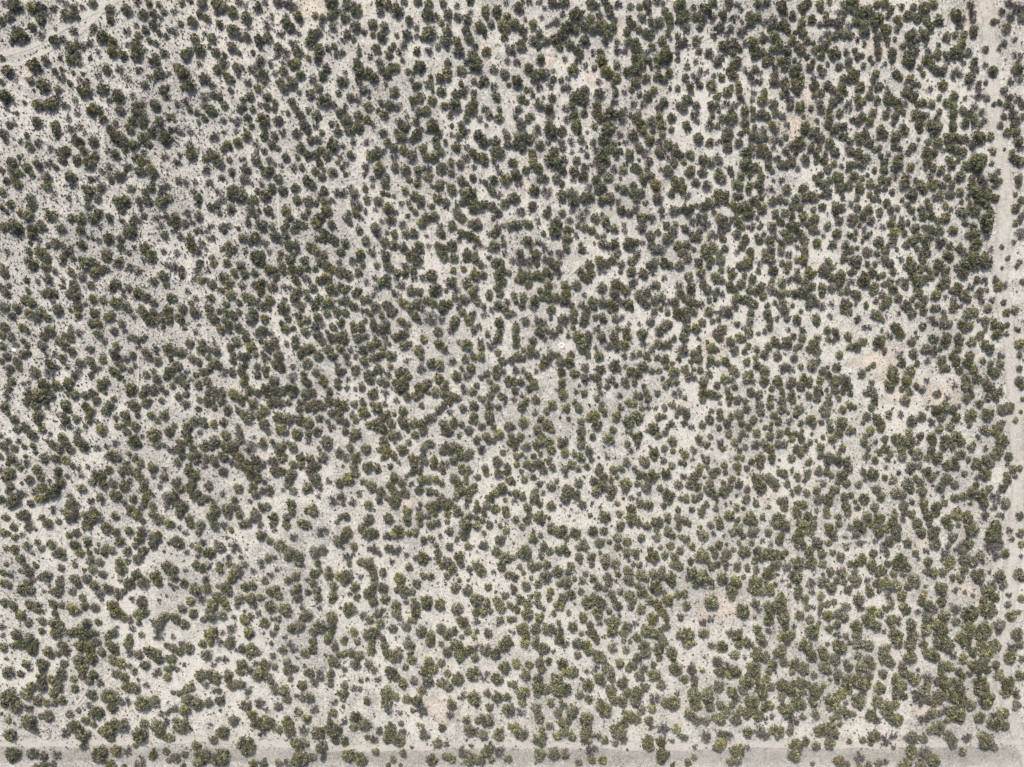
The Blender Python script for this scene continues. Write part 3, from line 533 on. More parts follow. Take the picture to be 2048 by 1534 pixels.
1559 944 14 1569 947 19 1584 940 9 1595 953 18 1610 959 11 1616 946 18 1638 942 19 1654 943 16 1663 951 13 1685 950 23 1698 936 19 1726 942 15
1731 955 13 1746 947 25 1770 954 13 1786 959 18 1798 944 11 1823 934 23 1832 955 14 1839 930 14 1855 942 20 1863 953 19 1893 957 23 1895 931 19
1911 931 20 1930 946 13 1971 947 26 2011 947 9 2016 958 19 2027 938 17 2040 936 13 20 971 17 43 966 7 82 974 20 104 984 30 110 974 17 119 964 20
162 977 20 184 964 17 205 969 20 224 966 20 230 991 23 247 971 23 285 964 20 287 974 20 292 984 17 351 966 23 361 977 17 379 977 20 383 966 20
386 987 27 416 971 20 476 976 20 500 981 10 506 971 17 511 989 17 538 981 20 575 967 17 586 981 17 610 981 13 615 972 17 633 966 20 678 966 20
690 962 17 725 962 13 741 972 23 760 982 20 780 971 20 787 982 17 800 987 13 803 966 17 810 986 20 838 979 20 858 982 20 870 984 13 883 967 13
915 966 20 920 979 20 932 962 13 937 984 20 945 976 20 950 969 10 992 984 17 1004 977 23 1020 986 10 1027 965 10 1032 986 18 1044 992 16 1070 983 15
1079 966 14 1086 985 11 1102 971 20 1113 961 11 1136 982 27 1153 989 20 1157 965 19 1187 961 19 1193 982 20 1204 970 23 1223 979 22 1251 965 22
1251 977 18 1274 966 12 1292 973 23 1320 975 16 1336 989 27 1357 967 19 1381 967 19 1395 973 17 1401 990 14 1419 978 22 1420 965 17 1430 990 17
1447 965 12 1448 982 22 1459 974 17 1478 967 19 1495 978 15 1521 974 27 1549 965 20 1551 975 13 1575 966 16 1596 978 18 1614 985 16 1634 979 18
1646 966 14 1670 979 19 1676 962 13 1694 966 18 1702 990 13 1718 969 15 1753 977 19 1793 986 22 1806 989 18 1817 966 24 1823 979 15 1841 963 20
1845 982 22 1882 974 19 1910 969 17 1948 985 25 1953 969 14 1965 990 25 1979 977 16 2007 974 20 3 999 17 20 1009 20 27 1001 27 60 1006 17 78 997 20
88 996 17 135 1012 13 139 1004 20 147 1017 17 180 1001 13 184 1019 17 200 994 17 247 1004 13 260 1016 17 265 997 17 287 1007 17 289 997 17
304 1011 17 334 994 23 349 992 20 361 1012 27 399 1001 17 411 996 17 429 1017 23 453 1016 23 468 999 17 473 1017 17 500 1001 10 508 1021 13
520 1011 13 533 1012 17 581 1006 20 581 1017 17 613 1021 13 625 1019 23 686 1007 10 736 1009 20 758 999 17 775 996 13 787 1004 23 793 997 17
813 1019 17 840 1007 10 860 1011 20 862 1017 17 868 1011 17 875 1009 23 883 996 20 892 1011 20 900 1004 17 912 1017 17 913 992 17 935 996 17
953 1016 17 953 1004 10 967 1017 13 972 1011 17 980 994 20 990 1017 20 1010 1019 17 1010 999 10 1054 1014 19 1068 996 24 1079 1008 13 1102 1010 19
1130 998 22 1165 1009 17 1220 993 15 1235 1005 12 1247 996 6 1263 1017 20 1279 1005 18 1297 1010 20 1328 1010 13 1340 1001 15 1356 1018 13
1361 996 11 1372 996 17 1384 1018 12 1391 996 19 1405 1018 16 1412 1008 14 1432 1016 13 1473 1014 14 1487 1016 9 1493 998 17 1512 1006 15
1538 1012 10 1559 1001 13 1569 1014 17 1571 1000 15 1592 1017 15 1595 1006 14 1608 1008 18 1634 1020 11 1637 996 22 1653 1017 16 1657 998 25
1690 993 17 1692 1012 19 1711 1001 11 1715 1014 14 1729 996 23 1750 1014 18 1763 993 18 1789 1021 8 1808 1010 22 1825 1004 12 1848 1004 19
1850 1018 16 1874 1013 22 1890 1005 14 1911 996 16 1915 1021 16 1927 993 16 1941 1006 9 1969 1006 22 2012 1006 23 12 1034 14 26 1054 15 38 1031 15
48 1030 22 55 1055 17 83 1035 13 94 1047 22 116 1042 13 132 1026 15 140 1035 23 151 1028 16 171 1030 18 173 1049 23 183 1039 18 191 1032 23
212 1055 25 229 1031 17 258 1026 14 272 1028 22 284 1040 14 304 1028 17 315 1038 23 335 1047 19 344 1049 13 358 1027 19 376 1036 18 381 1049 17
399 1049 20 423 1030 24 427 1049 23 455 1028 18 478 1028 18 484 1049 19 494 1045 17 510 1032 24 545 1045 17 546 1034 20 572 1049 18 572 1034 17
584 1026 14 603 1046 20 613 1050 19 627 1026 15 674 1043 10 680 1034 11 692 1032 19 737 1038 22 776 1036 24 813 1036 19 815 1027 15 815 1046 14
839 1031 19 840 1046 14 855 1031 13 860 1049 20 869 1027 14 874 1045 16 894 1042 11 895 1026 16 912 1025 15 922 1027 12 930 1047 23 934 1055 18
938 1032 16 952 1034 13 953 1051 18 965 1040 13 968 1026 13 979 1049 17 1000 1051 12 1012 1026 17 1031 1038 15 1044 1052 15 1054 1039 18 1059 1031 15
1079 1034 25 1098 1035 8 1180 1030 10 1209 1032 26 1238 1027 15 1240 1051 19 1263 1036 24 1265 1025 13 1277 1045 19 1293 1051 18 1314 1043 25
1336 1035 19 1357 1036 18 1357 1053 16 1370 1040 18 1378 1047 13 1400 1053 10 1403 1025 18 1421 1049 14 1439 1040 18 1440 1051 16 1459 1030 23
1475 1039 11 1499 1036 25 1510 1043 15 1525 1033 13 1556 1040 29 1572 1051 24 1595 1027 20 1604 1046 23 1616 1030 18 1624 1050 24 1630 1034 10
1654 1028 15 1658 1053 17 1678 1047 16 1678 1033 13 1697 1026 15 1702 1054 14 1714 1043 15 1723 1054 25 1735 1032 22 1742 1046 18 1759 1035 22
1785 1045 19 1790 1030 15 1809 1024 15 1824 1027 17 1835 1046 22 1859 1031 22 1859 1045 17 1874 1026 16 1893 1039 22 1899 1050 19 1914 1028 23
1917 1049 11 1936 1034 25 1971 1030 17 1993 1050 23 2040 1031 16 5 1065 17 15 1066 11 28 1074 15 74 1084 13 101 1088 20 136 1069 14 151 1066 18
173 1081 18 230 1063 19 238 1082 20 257 1061 19 277 1079 20 282 1063 22 308 1077 24 315 1069 18 337 1086 8 346 1081 15 353 1084 23 396 1065 15
404 1084 14 461 1058 13 521 1070 23 539 1081 15 676 1081 23 688 1075 18 694 1063 24 722 1058 18 734 1066 25 748 1066 19 791 1067 20 797 1061 25
817 1066 14 830 1063 18 846 1077 13 862 1077 14 898 1062 18 914 1077 12 928 1067 22 968 1065 11 1000 1079 24 1012 1061 16 1027 1086 6 1066 1077 20
1081 1070 12 1103 1057 23 1117 1067 18 1123 1061 25 1132 1073 17 1150 1065 23 1165 1081 17 1185 1061 22 1199 1084 22 1207 1061 17 1219 1083 11
1235 1074 19 1254 1082 17 1282 1075 17 1313 1075 17 1313 1058 13 1335 1061 19 1345 1070 15 1361 1073 11 1372 1077 18 1407 1070 22 1466 1065 16
1475 1057 24 1478 1084 10 1486 1071 13 1503 1085 13 1505 1063 22 1537 1063 18 1559 1079 19 1563 1069 14 1591 1074 16 1600 1065 22 1602 1086 25
1620 1061 20 1635 1086 24 1658 1085 14 1663 1061 25 1669 1074 14 1714 1067 18 1759 1061 25 1772 1057 18 1780 1081 22 1793 1058 22 1796 1074 18
1815 1086 18 1843 1063 22 1844 1070 15 1864 1061 18 1867 1067 24 1872 1086 24 1907 1073 20 1936 1086 27 1944 1058 29 1981 1061 17 1984 1071 26
1999 1067 18 2043 1065 18 2043 1088 14 27 1098 18 39 1117 20 52 1092 18 81 1096 14 110 1108 14 118 1104 23 126 1114 14 148 1089 22 160 1106 17
177 1104 13 180 1120 19 192 1101 12 208 1106 16 210 1096 17 223 1101 15 253 1102 18 269 1090 14 274 1118 20 280 1112 14 285 1101 20 304 1090 19
363 1090 14 396 1096 17 408 1106 14 419 1105 23 439 1094 22 536 1117 17 559 1090 24 575 1114 17 578 1104 24 596 1112 25 629 1104 25 645 1100 19
707 1093 17 776 1096 19 843 1114 26 871 1090 12 875 1106 18 898 1092 18 917 1114 23 936 1092 17 961 1092 11 968 1089 18 992 1102 19 1010 1114 23
1018 1120 13 1027 1114 12 1040 1106 16 1050 1105 29 1082 1110 14 1087 1092 19 1099 1101 17 1118 1100 19 1129 1094 17 1134 1106 14 1157 1094 15
1158 1113 17 1169 1094 16 1183 1114 19 1200 1105 9 1210 1118 24 1235 1093 16 1253 1104 19 1271 1104 17 1273 1112 13 1300 1098 13 1306 1113 27
1321 1094 11 1329 1109 18 1341 1090 17 1349 1114 19 1360 1100 17 1384 1092 15 1404 1110 28 1411 1116 19 1424 1096 13 1430 1108 17 1438 1089 18
1448 1117 16 1454 1106 22 1467 1098 10 1487 1101 22 1497 1106 13 1509 1120 16 1514 1101 17 1524 1112 23 1541 1106 25 1559 1109 20 1572 1104 13
1619 1101 20 1645 1106 17 1666 1104 13 1682 1113 20 1693 1093 14 1726 1116 20 1747 1106 19 1774 1106 14 1832 1105 15 1897 1090 14 1927 1098 19
1930 1116 25 1962 1110 19 2011 1106 19 4 1144 14 11 1128 10 50 1131 14 55 1144 20 70 1129 13 90 1151 23 121 1135 16 149 1129 12 167 1139 9
183 1139 18 198 1124 17 204 1148 19 238 1125 19 241 1139 22 254 1122 13 273 1149 20 333 1133 22 337 1141 18 346 1139 20 391 1129 19 402 1135 19
414 1132 15 438 1129 14 439 1139 18 457 1127 14 473 1140 25 596 1124 18 629 1147 20 634 1125 15 656 1149 20 657 1139 13 698 1127 13 717 1125 10
726 1124 19 738 1128 25 745 1139 18 765 1144 17 817 1133 16 846 1151 15 847 1122 16 875 1121 14 882 1131 14 893 1151 14 894 1125 23 903 1136 22
913 1148 6 922 1128 16 938 1137 13 955 1131 24 961 1141 23 1002 1137 14 1003 1128 20 1018 1149 18 1039 1133 11 1046 1144 11 1063 1131 20 1076 1131 17
1093 1129 18 1115 1143 23 1136 1143 16 1142 1131 16 1161 1122 11 1171 1147 12 1183 1128 13 1210 1131 16 1230 1127 19 1236 1148 13 1257 1141 20
1279 1129 13 1282 1149 24 1306 1147 20 1322 1149 22 1325 1139 15 1348 1129 17 1357 1131 19 1381 1121 17 1385 1147 26 1423 1131 19 1434 1128 16
1475 1132 19 1495 1135 15 1512 1139 15 1537 1145 27 1545 1148 18 1553 1125 23 1573 1133 18 1585 1149 19 1595 1124 25 1599 1131 19 1615 1129 14
1624 1125 25 1646 1127 17 1661 1144 19 1684 1144 22 1701 1127 15 1710 1144 14 1711 1128 15 1723 1125 14 1745 1131 24 1758 1148 14 1765 1139 19
1776 1127 15 1788 1147 16 1796 1129 25 1802 1122 32 1815 1133 18 1855 1141 17 1856 1122 19 1868 1145 20 1886 1144 19 1899 1131 16 1901 1121 23
1930 1139 18 1946 1122 23 1957 1149 29 2039 1148 23 5 1166 16 16 1170 14 42 1179 22 54 1166 18 58 1179 23 79 1155 13 104 1182 13 114 1182 22
118 1166 19 147 1156 20 156 1168 16 172 1157 19 188 1171 20 215 1176 23 247 1182 14 258 1166 24 285 1166 23 309 1152 25 315 1164 19 339 1168 9
348 1155 17 367 1166 19 389 1179 24 412 1179 18 412 1171 17 434 1172 9 449 1174 24 463 1155 23 489 1174 19 504 1171 17 528 1160 16 540 1182 20
553 1176 13 575 1160 17 590 1152 18 595 1176 19 615 1183 15 626 1167 17 633 1179 18 666 1171 18 677 1152 18 688 1163 17 692 1152 26 709 1174 20
741 1182 23 748 1152 17 748 1168 16 764 1175 22 792 1179 14 799 1157 25 801 1168 19 807 1183 23 824 1182 15 832 1166 19 860 1152 17 910 1175 20
918 1159 11 934 1180 22 976 1174 16 991 1183 6 1027 1183 13 1028 1152 17 1028 1176 13 1052 1171 23 1062 1155 10 1076 1167 18 1091 1152 24
1101 1183 17 1118 1167 14 1132 1163 25 1149 1157 11 1161 1182 16 1165 1160 15 1185 1156 17 1196 1171 18 1210 1176 13 1216 1155 20 1218 1163 18
1240 1182 14 1258 1160 23 1275 1170 13 1293 1157 14 1312 1174 28 1341 1155 24 1344 1166 18 1376 1155 13 1391 1168 17 1405 1155 32 1424 1164 11
1446 1157 25 1464 1182 23 1473 1164 24 1487 1153 10 1505 1175 22 1512 1163 28 1537 1175 22 1551 1168 11 1579 1170 10 1594 1155 26 1598 1179 20
1647 1163 23 1663 1175 25 1674 1160 16 1688 1163 14 1697 1178 20 1702 1157 13 1714 1160 24 1737 1174 13 1755 1166 18 1758 1182 10 1769 1166 25
1788 1170 24 1798 1172 16 1817 1171 19 1827 1155 24 1833 1166 19 1851 1172 9 1879 1171 18 1884 1179 27 1906 1155 14 1922 1155 20 1960 1160 18
1976 1182 27 2000 1152 24 2007 1168 19 2044 1157 14 8 1205 18 23 1209 18 59 1209 22 105 1207 19 122 1210 12 163 1195 15 168 1211 19 188 1214 19
198 1186 17 223 1211 25 234 1187 20 282 1203 23 380 1202 18 424 1209 23 434 1192 22 446 1203 20 454 1214 14 457 1184 17 474 1211 12 478 1198 20
500 1198 23 518 1194 14 524 1195 10 539 1213 24 556 1190 18 586 1184 14 594 1194 22 634 1194 19 664 1198 14 666 1190 19 680 1215 6 713 1194 15
734 1187 19 746 1203 20 769 1198 19 792 1211 20 826 1199 11 830 1211 19 852 1203 27 855 1214 15 879 1209 24 952 1198 26 973 1206 18 992 1200 18
1000 1214 22 1010 1190 17 1018 1209 14 1039 1198 18 1054 1205 18 1062 1192 10 1074 1190 16 1075 1206 19 1098 1195 15 1118 1210 23 1126 1195 20
1142 1188 20 1175 1203 26 1188 1195 20 1201 1206 23 1223 1187 18 1228 1198 15 1236 1211 20 1258 1190 20 1262 1211 18 1266 1198 17 1285 1184 22
1301 1200 19 1316 1209 22 1336 1199 24 1356 1188 19 1368 1187 18 1373 1210 18 1424 1205 28 1464 1192 18 1510 1205 18 1513 1184 16 1526 1184 15
1540 1215 26 1542 1184 19 1551 1211 16 1559 1203 27 1564 1190 12 1596 1190 16 1611 1198 17 1615 1214 14 1642 1191 17 1642 1211 15 1655 1207 14
1668 1203 13 1692 1213 20 1718 1198 23 1741 1184 19 1782 1209 16 1804 1214 13 1805 1191 22 1844 1203 18 1848 1188 15 1856 1209 24 1884 1203 20
1965 1214 20 1968 1200 19 1989 1195 23 2043 1196 16 28 1217 12 39 1230 23 55 1246 15 73 1217 20 83 1241 18 109 1225 14 145 1218 25 172 1246 20
195 1243 15 226 1227 18 234 1225 22 245 1233 20 258 1239 15 274 1230 19 277 1246 13 285 1222 22 325 1235 22 336 1230 14 349 1235 20 354 1243 15
363 1217 19 385 1227 20 406 1238 14 420 1230 25 443 1230 20 488 1238 22 527 1245 22 556 1238 14 568 1217 25 572 1226 18 605 1235 15 613 1230 23
662 1235 24 694 1225 17 698 1217 26 738 1238 18 754 1227 18 760 1246 19 764 1219 13 792 1227 19 797 1235 13 824 1238 20 830 1225 22 914 1217 25
917 1238 14 925 1243 24 952 1223 20 965 1223 19 979 1221 14 1000 1239 16 1019 1238 14 1028 1238 12 1031 1217 19 1054 1227 26 1078 1234 22
1087 1217 10 1107 1226 13 1117 1245 12 1137 1225 12 1165 1235 20 1195 1225 23 1215 1241 14 1218 1222 14 1228 1243 25 1282 1217 22 1306 1237 23
1324 1222 19 1332 1235 17 1361 1235 13 1485 1221 29 1510 1234 8 1538 1239 23 1564 1219 25 1568 1234 26 1600 1230 19 1620 1238 17 1638 1245 12
1657 1231 23 1674 1248 19 1677 1227 20 1690 1235 19 1729 1235 15 1739 1243 26 1745 1222 23 1759 1225 18 1772 1218 14 1780 1238 18 1790 1241 27
1813 1219 23 1855 1235 24 1866 1217 22 1868 1246 23 1890 1233 26 1913 1242 19 1942 1225 35 1979 1219 32 2000 1248 23 2024 1230 24 2039 1223 10
32 1270 25 58 1273 17 82 1262 15 108 1266 20 110 1249 27 118 1260 24 140 1265 19 159 1262 28 172 1268 24 186 1265 14 215 1272 16 225 1266 20
258 1274 15 282 1269 13 315 1249 22 367 1249 19 420 1268 25 430 1262 14 461 1277 14 497 1264 24 497 1270 17 552 1254 12 583 1257 20 596 1252 23
626 1262 19 639 1254 26 656 1273 19 661 1252 22 664 1262 14 691 1276 11 707 1262 18 734 1268 23 741 1260 14 750 1265 23 765 1277 13 785 1257 18
812 1253 19 815 1277 13 842 1262 22 860 1270 19 881 1257 23 895 1268 23 909 1261 16 924 1274 11 934 1260 18 948 1273 13 953 1262 9 976 1266 18
1014 1276 16 1044 1257 25 1051 1270 20 1070 1257 22 1072 1277 15 1097 1258 25 1118 1276 25 1119 1262 22 1145 1253 22 1162 1266 11 1179 1249 16
1183 1264 22 1191 1274 17 1223 1262 24 1247 1265 17 1254 1254 22 1273 1274 17 1293 1261 27 1309 1265 23 1322 1276 19 1332 1252 19 1360 1269 18
1376 1269 28 1408 1266 23 1475 1270 24 1514 1257 19 1521 1273 19 1564 1273 18 1571 1253 16 1577 1269 29 1626 1262 30 1659 1256 17 1692 1272 14
1704 1252 9 1715 1268 19 1716 1252 24 1754 1252 22 1790 1268 25 1801 1270 14 1823 1249 24 1825 1273 25 1854 1258 24 1879 1270 24 1884 1257 28
1919 1276 18 1933 1270 29 1938 1252 25 1952 1262 18 1965 1273 22 1971 1257 30 2036 1268 24 5 1295 20 25 1291 16 40 1287 23 60 1292 28 64 1303 19
94 1303 24 102 1311 15 115 1307 15 123 1290 20 130 1302 20 161 1290 28 177 1295 23 191 1283 19 201 1304 18 217 1287 18 225 1295 23 231 1303 16
254 1287 19 258 1282 16 276 1310 18 298 1303 25 313 1303 15 334 1291 13 345 1295 18 357 1302 20 376 1296 24 404 1287 19 411 1310 23 420 1283 18
458 1287 23 483 1298 20 499 1306 21 502 1295 21 513 1303 17 542 1286 10 544 1311 13 564 1299 19 609 1306 18 624 1298 19 624 1283 16 654 1282 14
668 1292 21 678 1309 14 687 1282 15 688 1306 16 703 1306 19 713 1282 15 719 1310 19 742 1299 20 743 1283 16 768 1290 17 774 1307 21 792 1311 25
814 1288 20 820 1307 13 824 1292 15 860 1283 20 882 1287 13 894 1304 21 911 1290 26 916 1306 19 929 1303 21 938 1299 17 947 1298 16 970 1299 24
990 1307 24 1008 1291 24 1016 1284 19 1049 1287 18 1071 1288 18 1082 1303 16 1088 1295 21 1155 1287 23 1155 1310 16 1173 1290 24 1177 1300 21
1192 1307 15 1193 1282 14 1225 1295 19 1247 1281 11 1252 1299 15 1260 1282 10 1287 1290 24 1292 1304 25 1316 1298 21 1327 1284 21 1343 1303 23
1376 1283 24 1445 1292 25 1471 1309 18 1478 1287 21 1494 1284 19 1515 1307 27 1526 1283 19 1553 1306 16 1561 1302 26 1611 1290 29 1619 1302 21
1624 1311 24 1644 1300 18 1649 1309 24 1674 1287 17 1682 1295 28 1715 1284 24 1716 1311 16 1728 1287 20 1739 1291 23 1765 1303 19 1774 1295 18
1796 1284 24 1821 1287 25 1822 1295 16 1847 1287 19 1852 1303 18 1863 1306 28 1876 1282 21 1895 1290 31 1932 1282 27 1946 1303 19 1948 1309 14
1965 1290 25 1975 1303 29 1991 1292 26 2041 1290 14 50 1327 18 83 1327 25 85 1338 18 127 1327 15 156 1319 24 161 1335 24 180 1317 25 224 1319 20
241 1326 21 267 1343 14 288 1330 20 314 1314 25 335 1317 16 335 1338 16 344 1333 13 345 1317 16 368 1329 8 479 1343 18 481 1327 19 498 1340 15
529 1329 24 548 1333 13 574 1325 20 574 1339 19 589 1337 15 664 1322 23 674 1329 16 710 1327 21 736 1327 19 747 1338 16 776 1339 15 785 1317 18
810 1334 13 823 1319 20 847 1343 20 856 1323 20 865 1337 23 882 1325 16 919 1314 20 950 1315 20 1009 1334 25 1032 1327 19 1058 1329 17 1079 1325 21
1083 1337 19 1096 1322 16 1125 1327 24 1131 1341 21 1145 1343 23 1196 1313 24 1206 1317 20 1212 1335 18 1219 1342 25 1239 1327 19 1257 1337 14
1265 1330 19 1275 1315 21 1306 1329 14 1318 1315 16 1345 1315 18 1351 1337 27 1384 1339 20 1405 1341 11 1409 1314 6 1435 1322 23 1441 1343 23
1470 1342 26 1502 1333 19 1509 1338 30 1530 1314 21 1539 1341 15 1545 1325 20 1568 1323 20 1585 1342 16 1588 1329 19 1608 1337 24 1648 1335 24
1652 1327 16 1657 1342 15 1671 1317 23 1698 1333 20 1723 1333 25 1737 1317 21 1745 1330 19 1771 1314 25 1782 1325 21 1804 1330 19 1806 1338 18
1820 1314 27 1828 1317 17 1871 1314 23 1884 1341 18 1889 1330 23 1900 1333 21 1919 1343 18 1927 1317 21 1948 1330 20 1959 1333 28 1970 1317 23
1975 1338 19 1993 1329 18 2021 1314 26 2044 1317 15 15 1345 25 40 1347 16 62 1373 21 82 1357 23 82 1373 23 102 1359 20 115 1373 21 121 1349 23
146 1358 14 164 1351 18 164 1346 13 177 1362 17 185 1349 20 231 1347 19 247 1354 19 254 1373 24 333 1354 17 380 1373 20 400 1351 23 419 1349 19
428 1354 25 432 1362 17 455 1349 20 456 1359 18 462 1372 19 475 1368 20 483 1368 17 513 1354 21 518 1347 23 534 1351 19 541 1362 16 580 1357 11
603 1369 20 611 1346 11 619 1345 19 628 1362 18 660 1346 18 660 1368 13 660 1359 13 688 1369 18 721 1361 11 781 1346 25 793 1354 17 805 1365 18
806 1373 13 827 1361 17 855 1362 24 882 1365 19 895 1373 20 895 1347 15 914 1357 27 919 1362 19 941 1351 19 947 1345 28 994 1357 25 1020 1368 12
1028 1369 15 1051 1349 23 1075 1357 24 1078 1373 28 1113 1359 28 1176 1370 24 1198 1355 23 1223 1357 16 1245 1364 23 1280 1351 23 1290 1374 19
1307 1349 24 1322 1369 20 1361 1357 9 1369 1362 11 1370 1357 16 1389 1369 16 1437 1372 23 1459 1349 18 1494 1362 29 1513 1350 20 1521 1368 23
1533 1355 17 1542 1373 18 1564 1370 25 1580 1373 26 1601 1365 25 1616 1368 15 1629 1351 14 1648 1370 12 1661 1359 9 1676 1349 20 1695 1365 25
1698 1354 18 1714 1368 18 1715 1354 23 1728 1368 29 1737 1351 20 1761 1376 26 1766 1346 20 1769 1351 13 1790 1354 16 1798 1373 29 1806 1370 20
1809 1346 21 1822 1351 18 1830 1357 25 1855 1370 19 1879 1362 19 1889 1362 30 1916 1368 27 1927 1351 16 1962 1362 25 1999 1349 23 2016 1370 29
2024 1362 15 2042 1351 21 8 1408 19 16 1394 34 52 1389 25 75 1401 21 91 1405 17 105 1386 19 110 1402 14 123 1400 20 148 1377 17 182 1389 23
209 1394 20 219 1392 29 240 1404 15 271 1378 21 284 1408 30 306 1402 25 345 1384 11 357 1386 12 368 1381 17 373 1397 23 393 1408 24 416 1406 21
436 1381 14 439 1401 21 548 1378 21 566 1381 23 573 1397 18 605 1394 18 617 1394 23 678 1386 13 686 1397 14 688 1386 18 718 1377 13 733 1401 17
772 1405 23 773 1386 28 790 1392 18 812 1397 19 832 1401 26 843 1380 18 947 1396 27 974 1386 17 994 1394 24 1014 1394 17 1037 1381 16 1045 1385 27
1045 1406 17 1075 1386 17 1091 1378 20 1101 1405 17 1113 1378 27 1118 1386 18 1122 1401 11 1129 1378 27 1159 1389 19 1177 1398 19 1200 1402 14
1221 1378 23 1223 1392 18 1228 1400 19 1244 1402 24 1253 1384 20 1271 1402 25 1274 1386 28 1333 1406 21 1346 1405 31 1384 1381 16 1388 1389 27
1392 1408 24 1415 1390 29 1463 1382 21 1486 1378 21 1496 1400 18 1505 1402 27 1526 1384 24 1526 1392 17 1564 1392 21 1585 1384 18 1596 1405 27
1604 1381 20 1627 1402 21 1633 1381 29 1663 1404 32 1674 1397 20 1684 1386 23 1700 1381 15 1718 1402 29 1755 1402 23 1790 1408 19 1796 1386 25
1809 1392 16 1849 1381 25 1857 1397 21 1868 1405 18 1879 1394 25 1900 1386 30 1911 1397 20 1922 1405 30 1922 1381 23 1954 1381 15 1967 1378 29
1975 1397 32 2013 1384 23 1 1427 8 30 1413 28 80 1432 12 94 1432 23 138 1428 17 156 1421 11 189 1427 29 199 1424 19 223 1414 23 334 1427 9 338 1421 8
350 1440 13 369 1421 24 490 1410 23 502 1427 20 529 1437 15 556 1413 18 595 1423 17 612 1437 21 658 1440 10 666 1424 17 710 1433 23 825 1421 11
903 1409 21 933 1440 16 957 1440 16 973 1440 30 978 1414 17 1016 1419 26 1072 1416 23 1078 1437 20 1115 1425 18 1141 1421 23 1145 1429 19
1172 1437 26 1198 1413 19 1209 1419 31 1257 1429 20 1265 1435 24 1274 1440 18 1282 1419 19 1298 1440 18 1304 1417 19 1378 1427 21 1386 1435 16
1393 1440 21 1420 1413 21 1429 1435 14 1439 1437 24 1441 1410 20 1451 1421 24 1464 1410 14 1472 1437 25 1483 1419 19 1494 1427 21 1505 1419 21
1515 1429 24 1531 1413 21 1541 1410 18 1566 1417 20 1576 1421 32 1604 1410 19 1606 1433 13 1632 1429 19 1666 1435 14 1676 1429 19 1687 1424 28
1700 1427 15 1710 1429 9 1742 1429 25 1774 1416 30 1779 1432 21 1793 1440 27 1798 1435 18 1865 1427 23 1895 1440 14 1906 1432 19 1911 1435 18
1916 1427 34 1922 1440 16 1943 1410 23 1961 1435 23 1973 1410 19 2005 1427 27 2033 1410 19 15 1441 13 19 1471 27 56 1444 30 145 1453 27 164 1470 29
170 1441 18 185 1449 14 204 1461 20 212 1464 25 225 1453 32 244 1451 25 279 1471 32 287 1447 18 314 1453 30 319 1467 21 361 1453 31 444 1464 29
466 1441 21 510 1443 25 536 1447 27 557 1459 17 574 1444 23 578 1461 26 635 1464 27 659 1445 15 666 1461 32 706 1453 18 727 1449 26 780 1459 26
801 1447 12 835 1449 8 844 1451 9 884 1455 17 937 1461 25 966 1470 21 997 1468 25 1020 1453 13 1029 1456 19 1041 1467 26 1083 1459 15 1098 1451 17
1115 1471 18 1123 1445 17 1127 1464 21 1131 1443 23 1173 1453 20 1174 1470 31 1231 1456 21 1236 1464 28 1245 1464 18 1247 1445 21 1353 1457 19
1412 1441 20 1441 1467 16 1445 1443 15 1496 1464 23 1542 1461 16 1556 1463 29 1580 1461 18 1641 1461 26 1660 1456 27 1668 1467 23 1679 1448 12
1863 1459 18 1879 1456 27 1994 1445 34 2010 1451 21 204 1502 19 221 1476 18 231 1502 25 270 1491 12 331 1502 15 334 1475 18 344 1476 13 391 1491 21
426 1480 18 478 1491 16 491 1492 35 587 1486 17 596 1488 26 611 1487 15 643 1495 25 670 1480 18 688 1482 19 734 1474 12 750 1503 16 774 1478 19
785 1472 19 794 1479 29 875 1486 21 973 1502 26 1079 1479 30 1143 1472 18 1209 1480 17 1231 1486 14 1296 1484 28 1300 1494 18 1322 1483 21
1361 1472 11 1436 1494 23 1443 1486 25 1475 1502 28 1593 1491 28 1612 1483 19 1633 1491 20 1660 1487 25 1699 1482 12 1726 1480 14 1742 1486 13
1749 1472 27 1820 1499 18 1825 1472 25 1828 1480 16 1847 1476 21 1898 1472 23 1906 1488 20 1967 1472 21 1973 1483 33 1989 1494 16 23 1518 18
24 1508 29 64 1507 23 71 1533 14 85 1512 20 86 1530 16 105 1529 16 196 1510 33 220 1530 24 248 1533 14 279 1531 24 302 1515 13 306 1507 18
337 1520 11 350 1515 21 366 1531 11 368 1508 14 397 1526 21 404 1512 32 432 1523 21 440 1516 35 451 1507 18 505 1529 20 526 1526 18 557 1526 16
577 1531 14 588 1523 18 599 1518 32 625 1514 16 696 1510 26 721 1518 27 776 1531 12 785 1519 15 801 1530 8 806 1507 15 863 1520 25 892 1512 18
903 1518 17 922 1527 6 938 1518 25 954 1518 23 962 1523 16 982 1519 14 1016 1518 17 1071 1526 6 1078 1511 23 1084 1507 15 1107 1507 25 1129 1508 21
1157 1525 14 1184 1519 16 1205 1520 19 1322 1518 20 1326 1508 27 1346 1529 11 1376 1525 15 1388 1515 12 1462 1523 19 1474 1518 25 1590 1510 27
1625 1527 10 1679 1522 24 1694 1530 16 1719 1531 10 1737 1531 16 1758 1526 20 1812 1527 25 1825 1504 25 1844 1529 24 1857 1512 20 1868 1520 27
1926 1504 16
"""
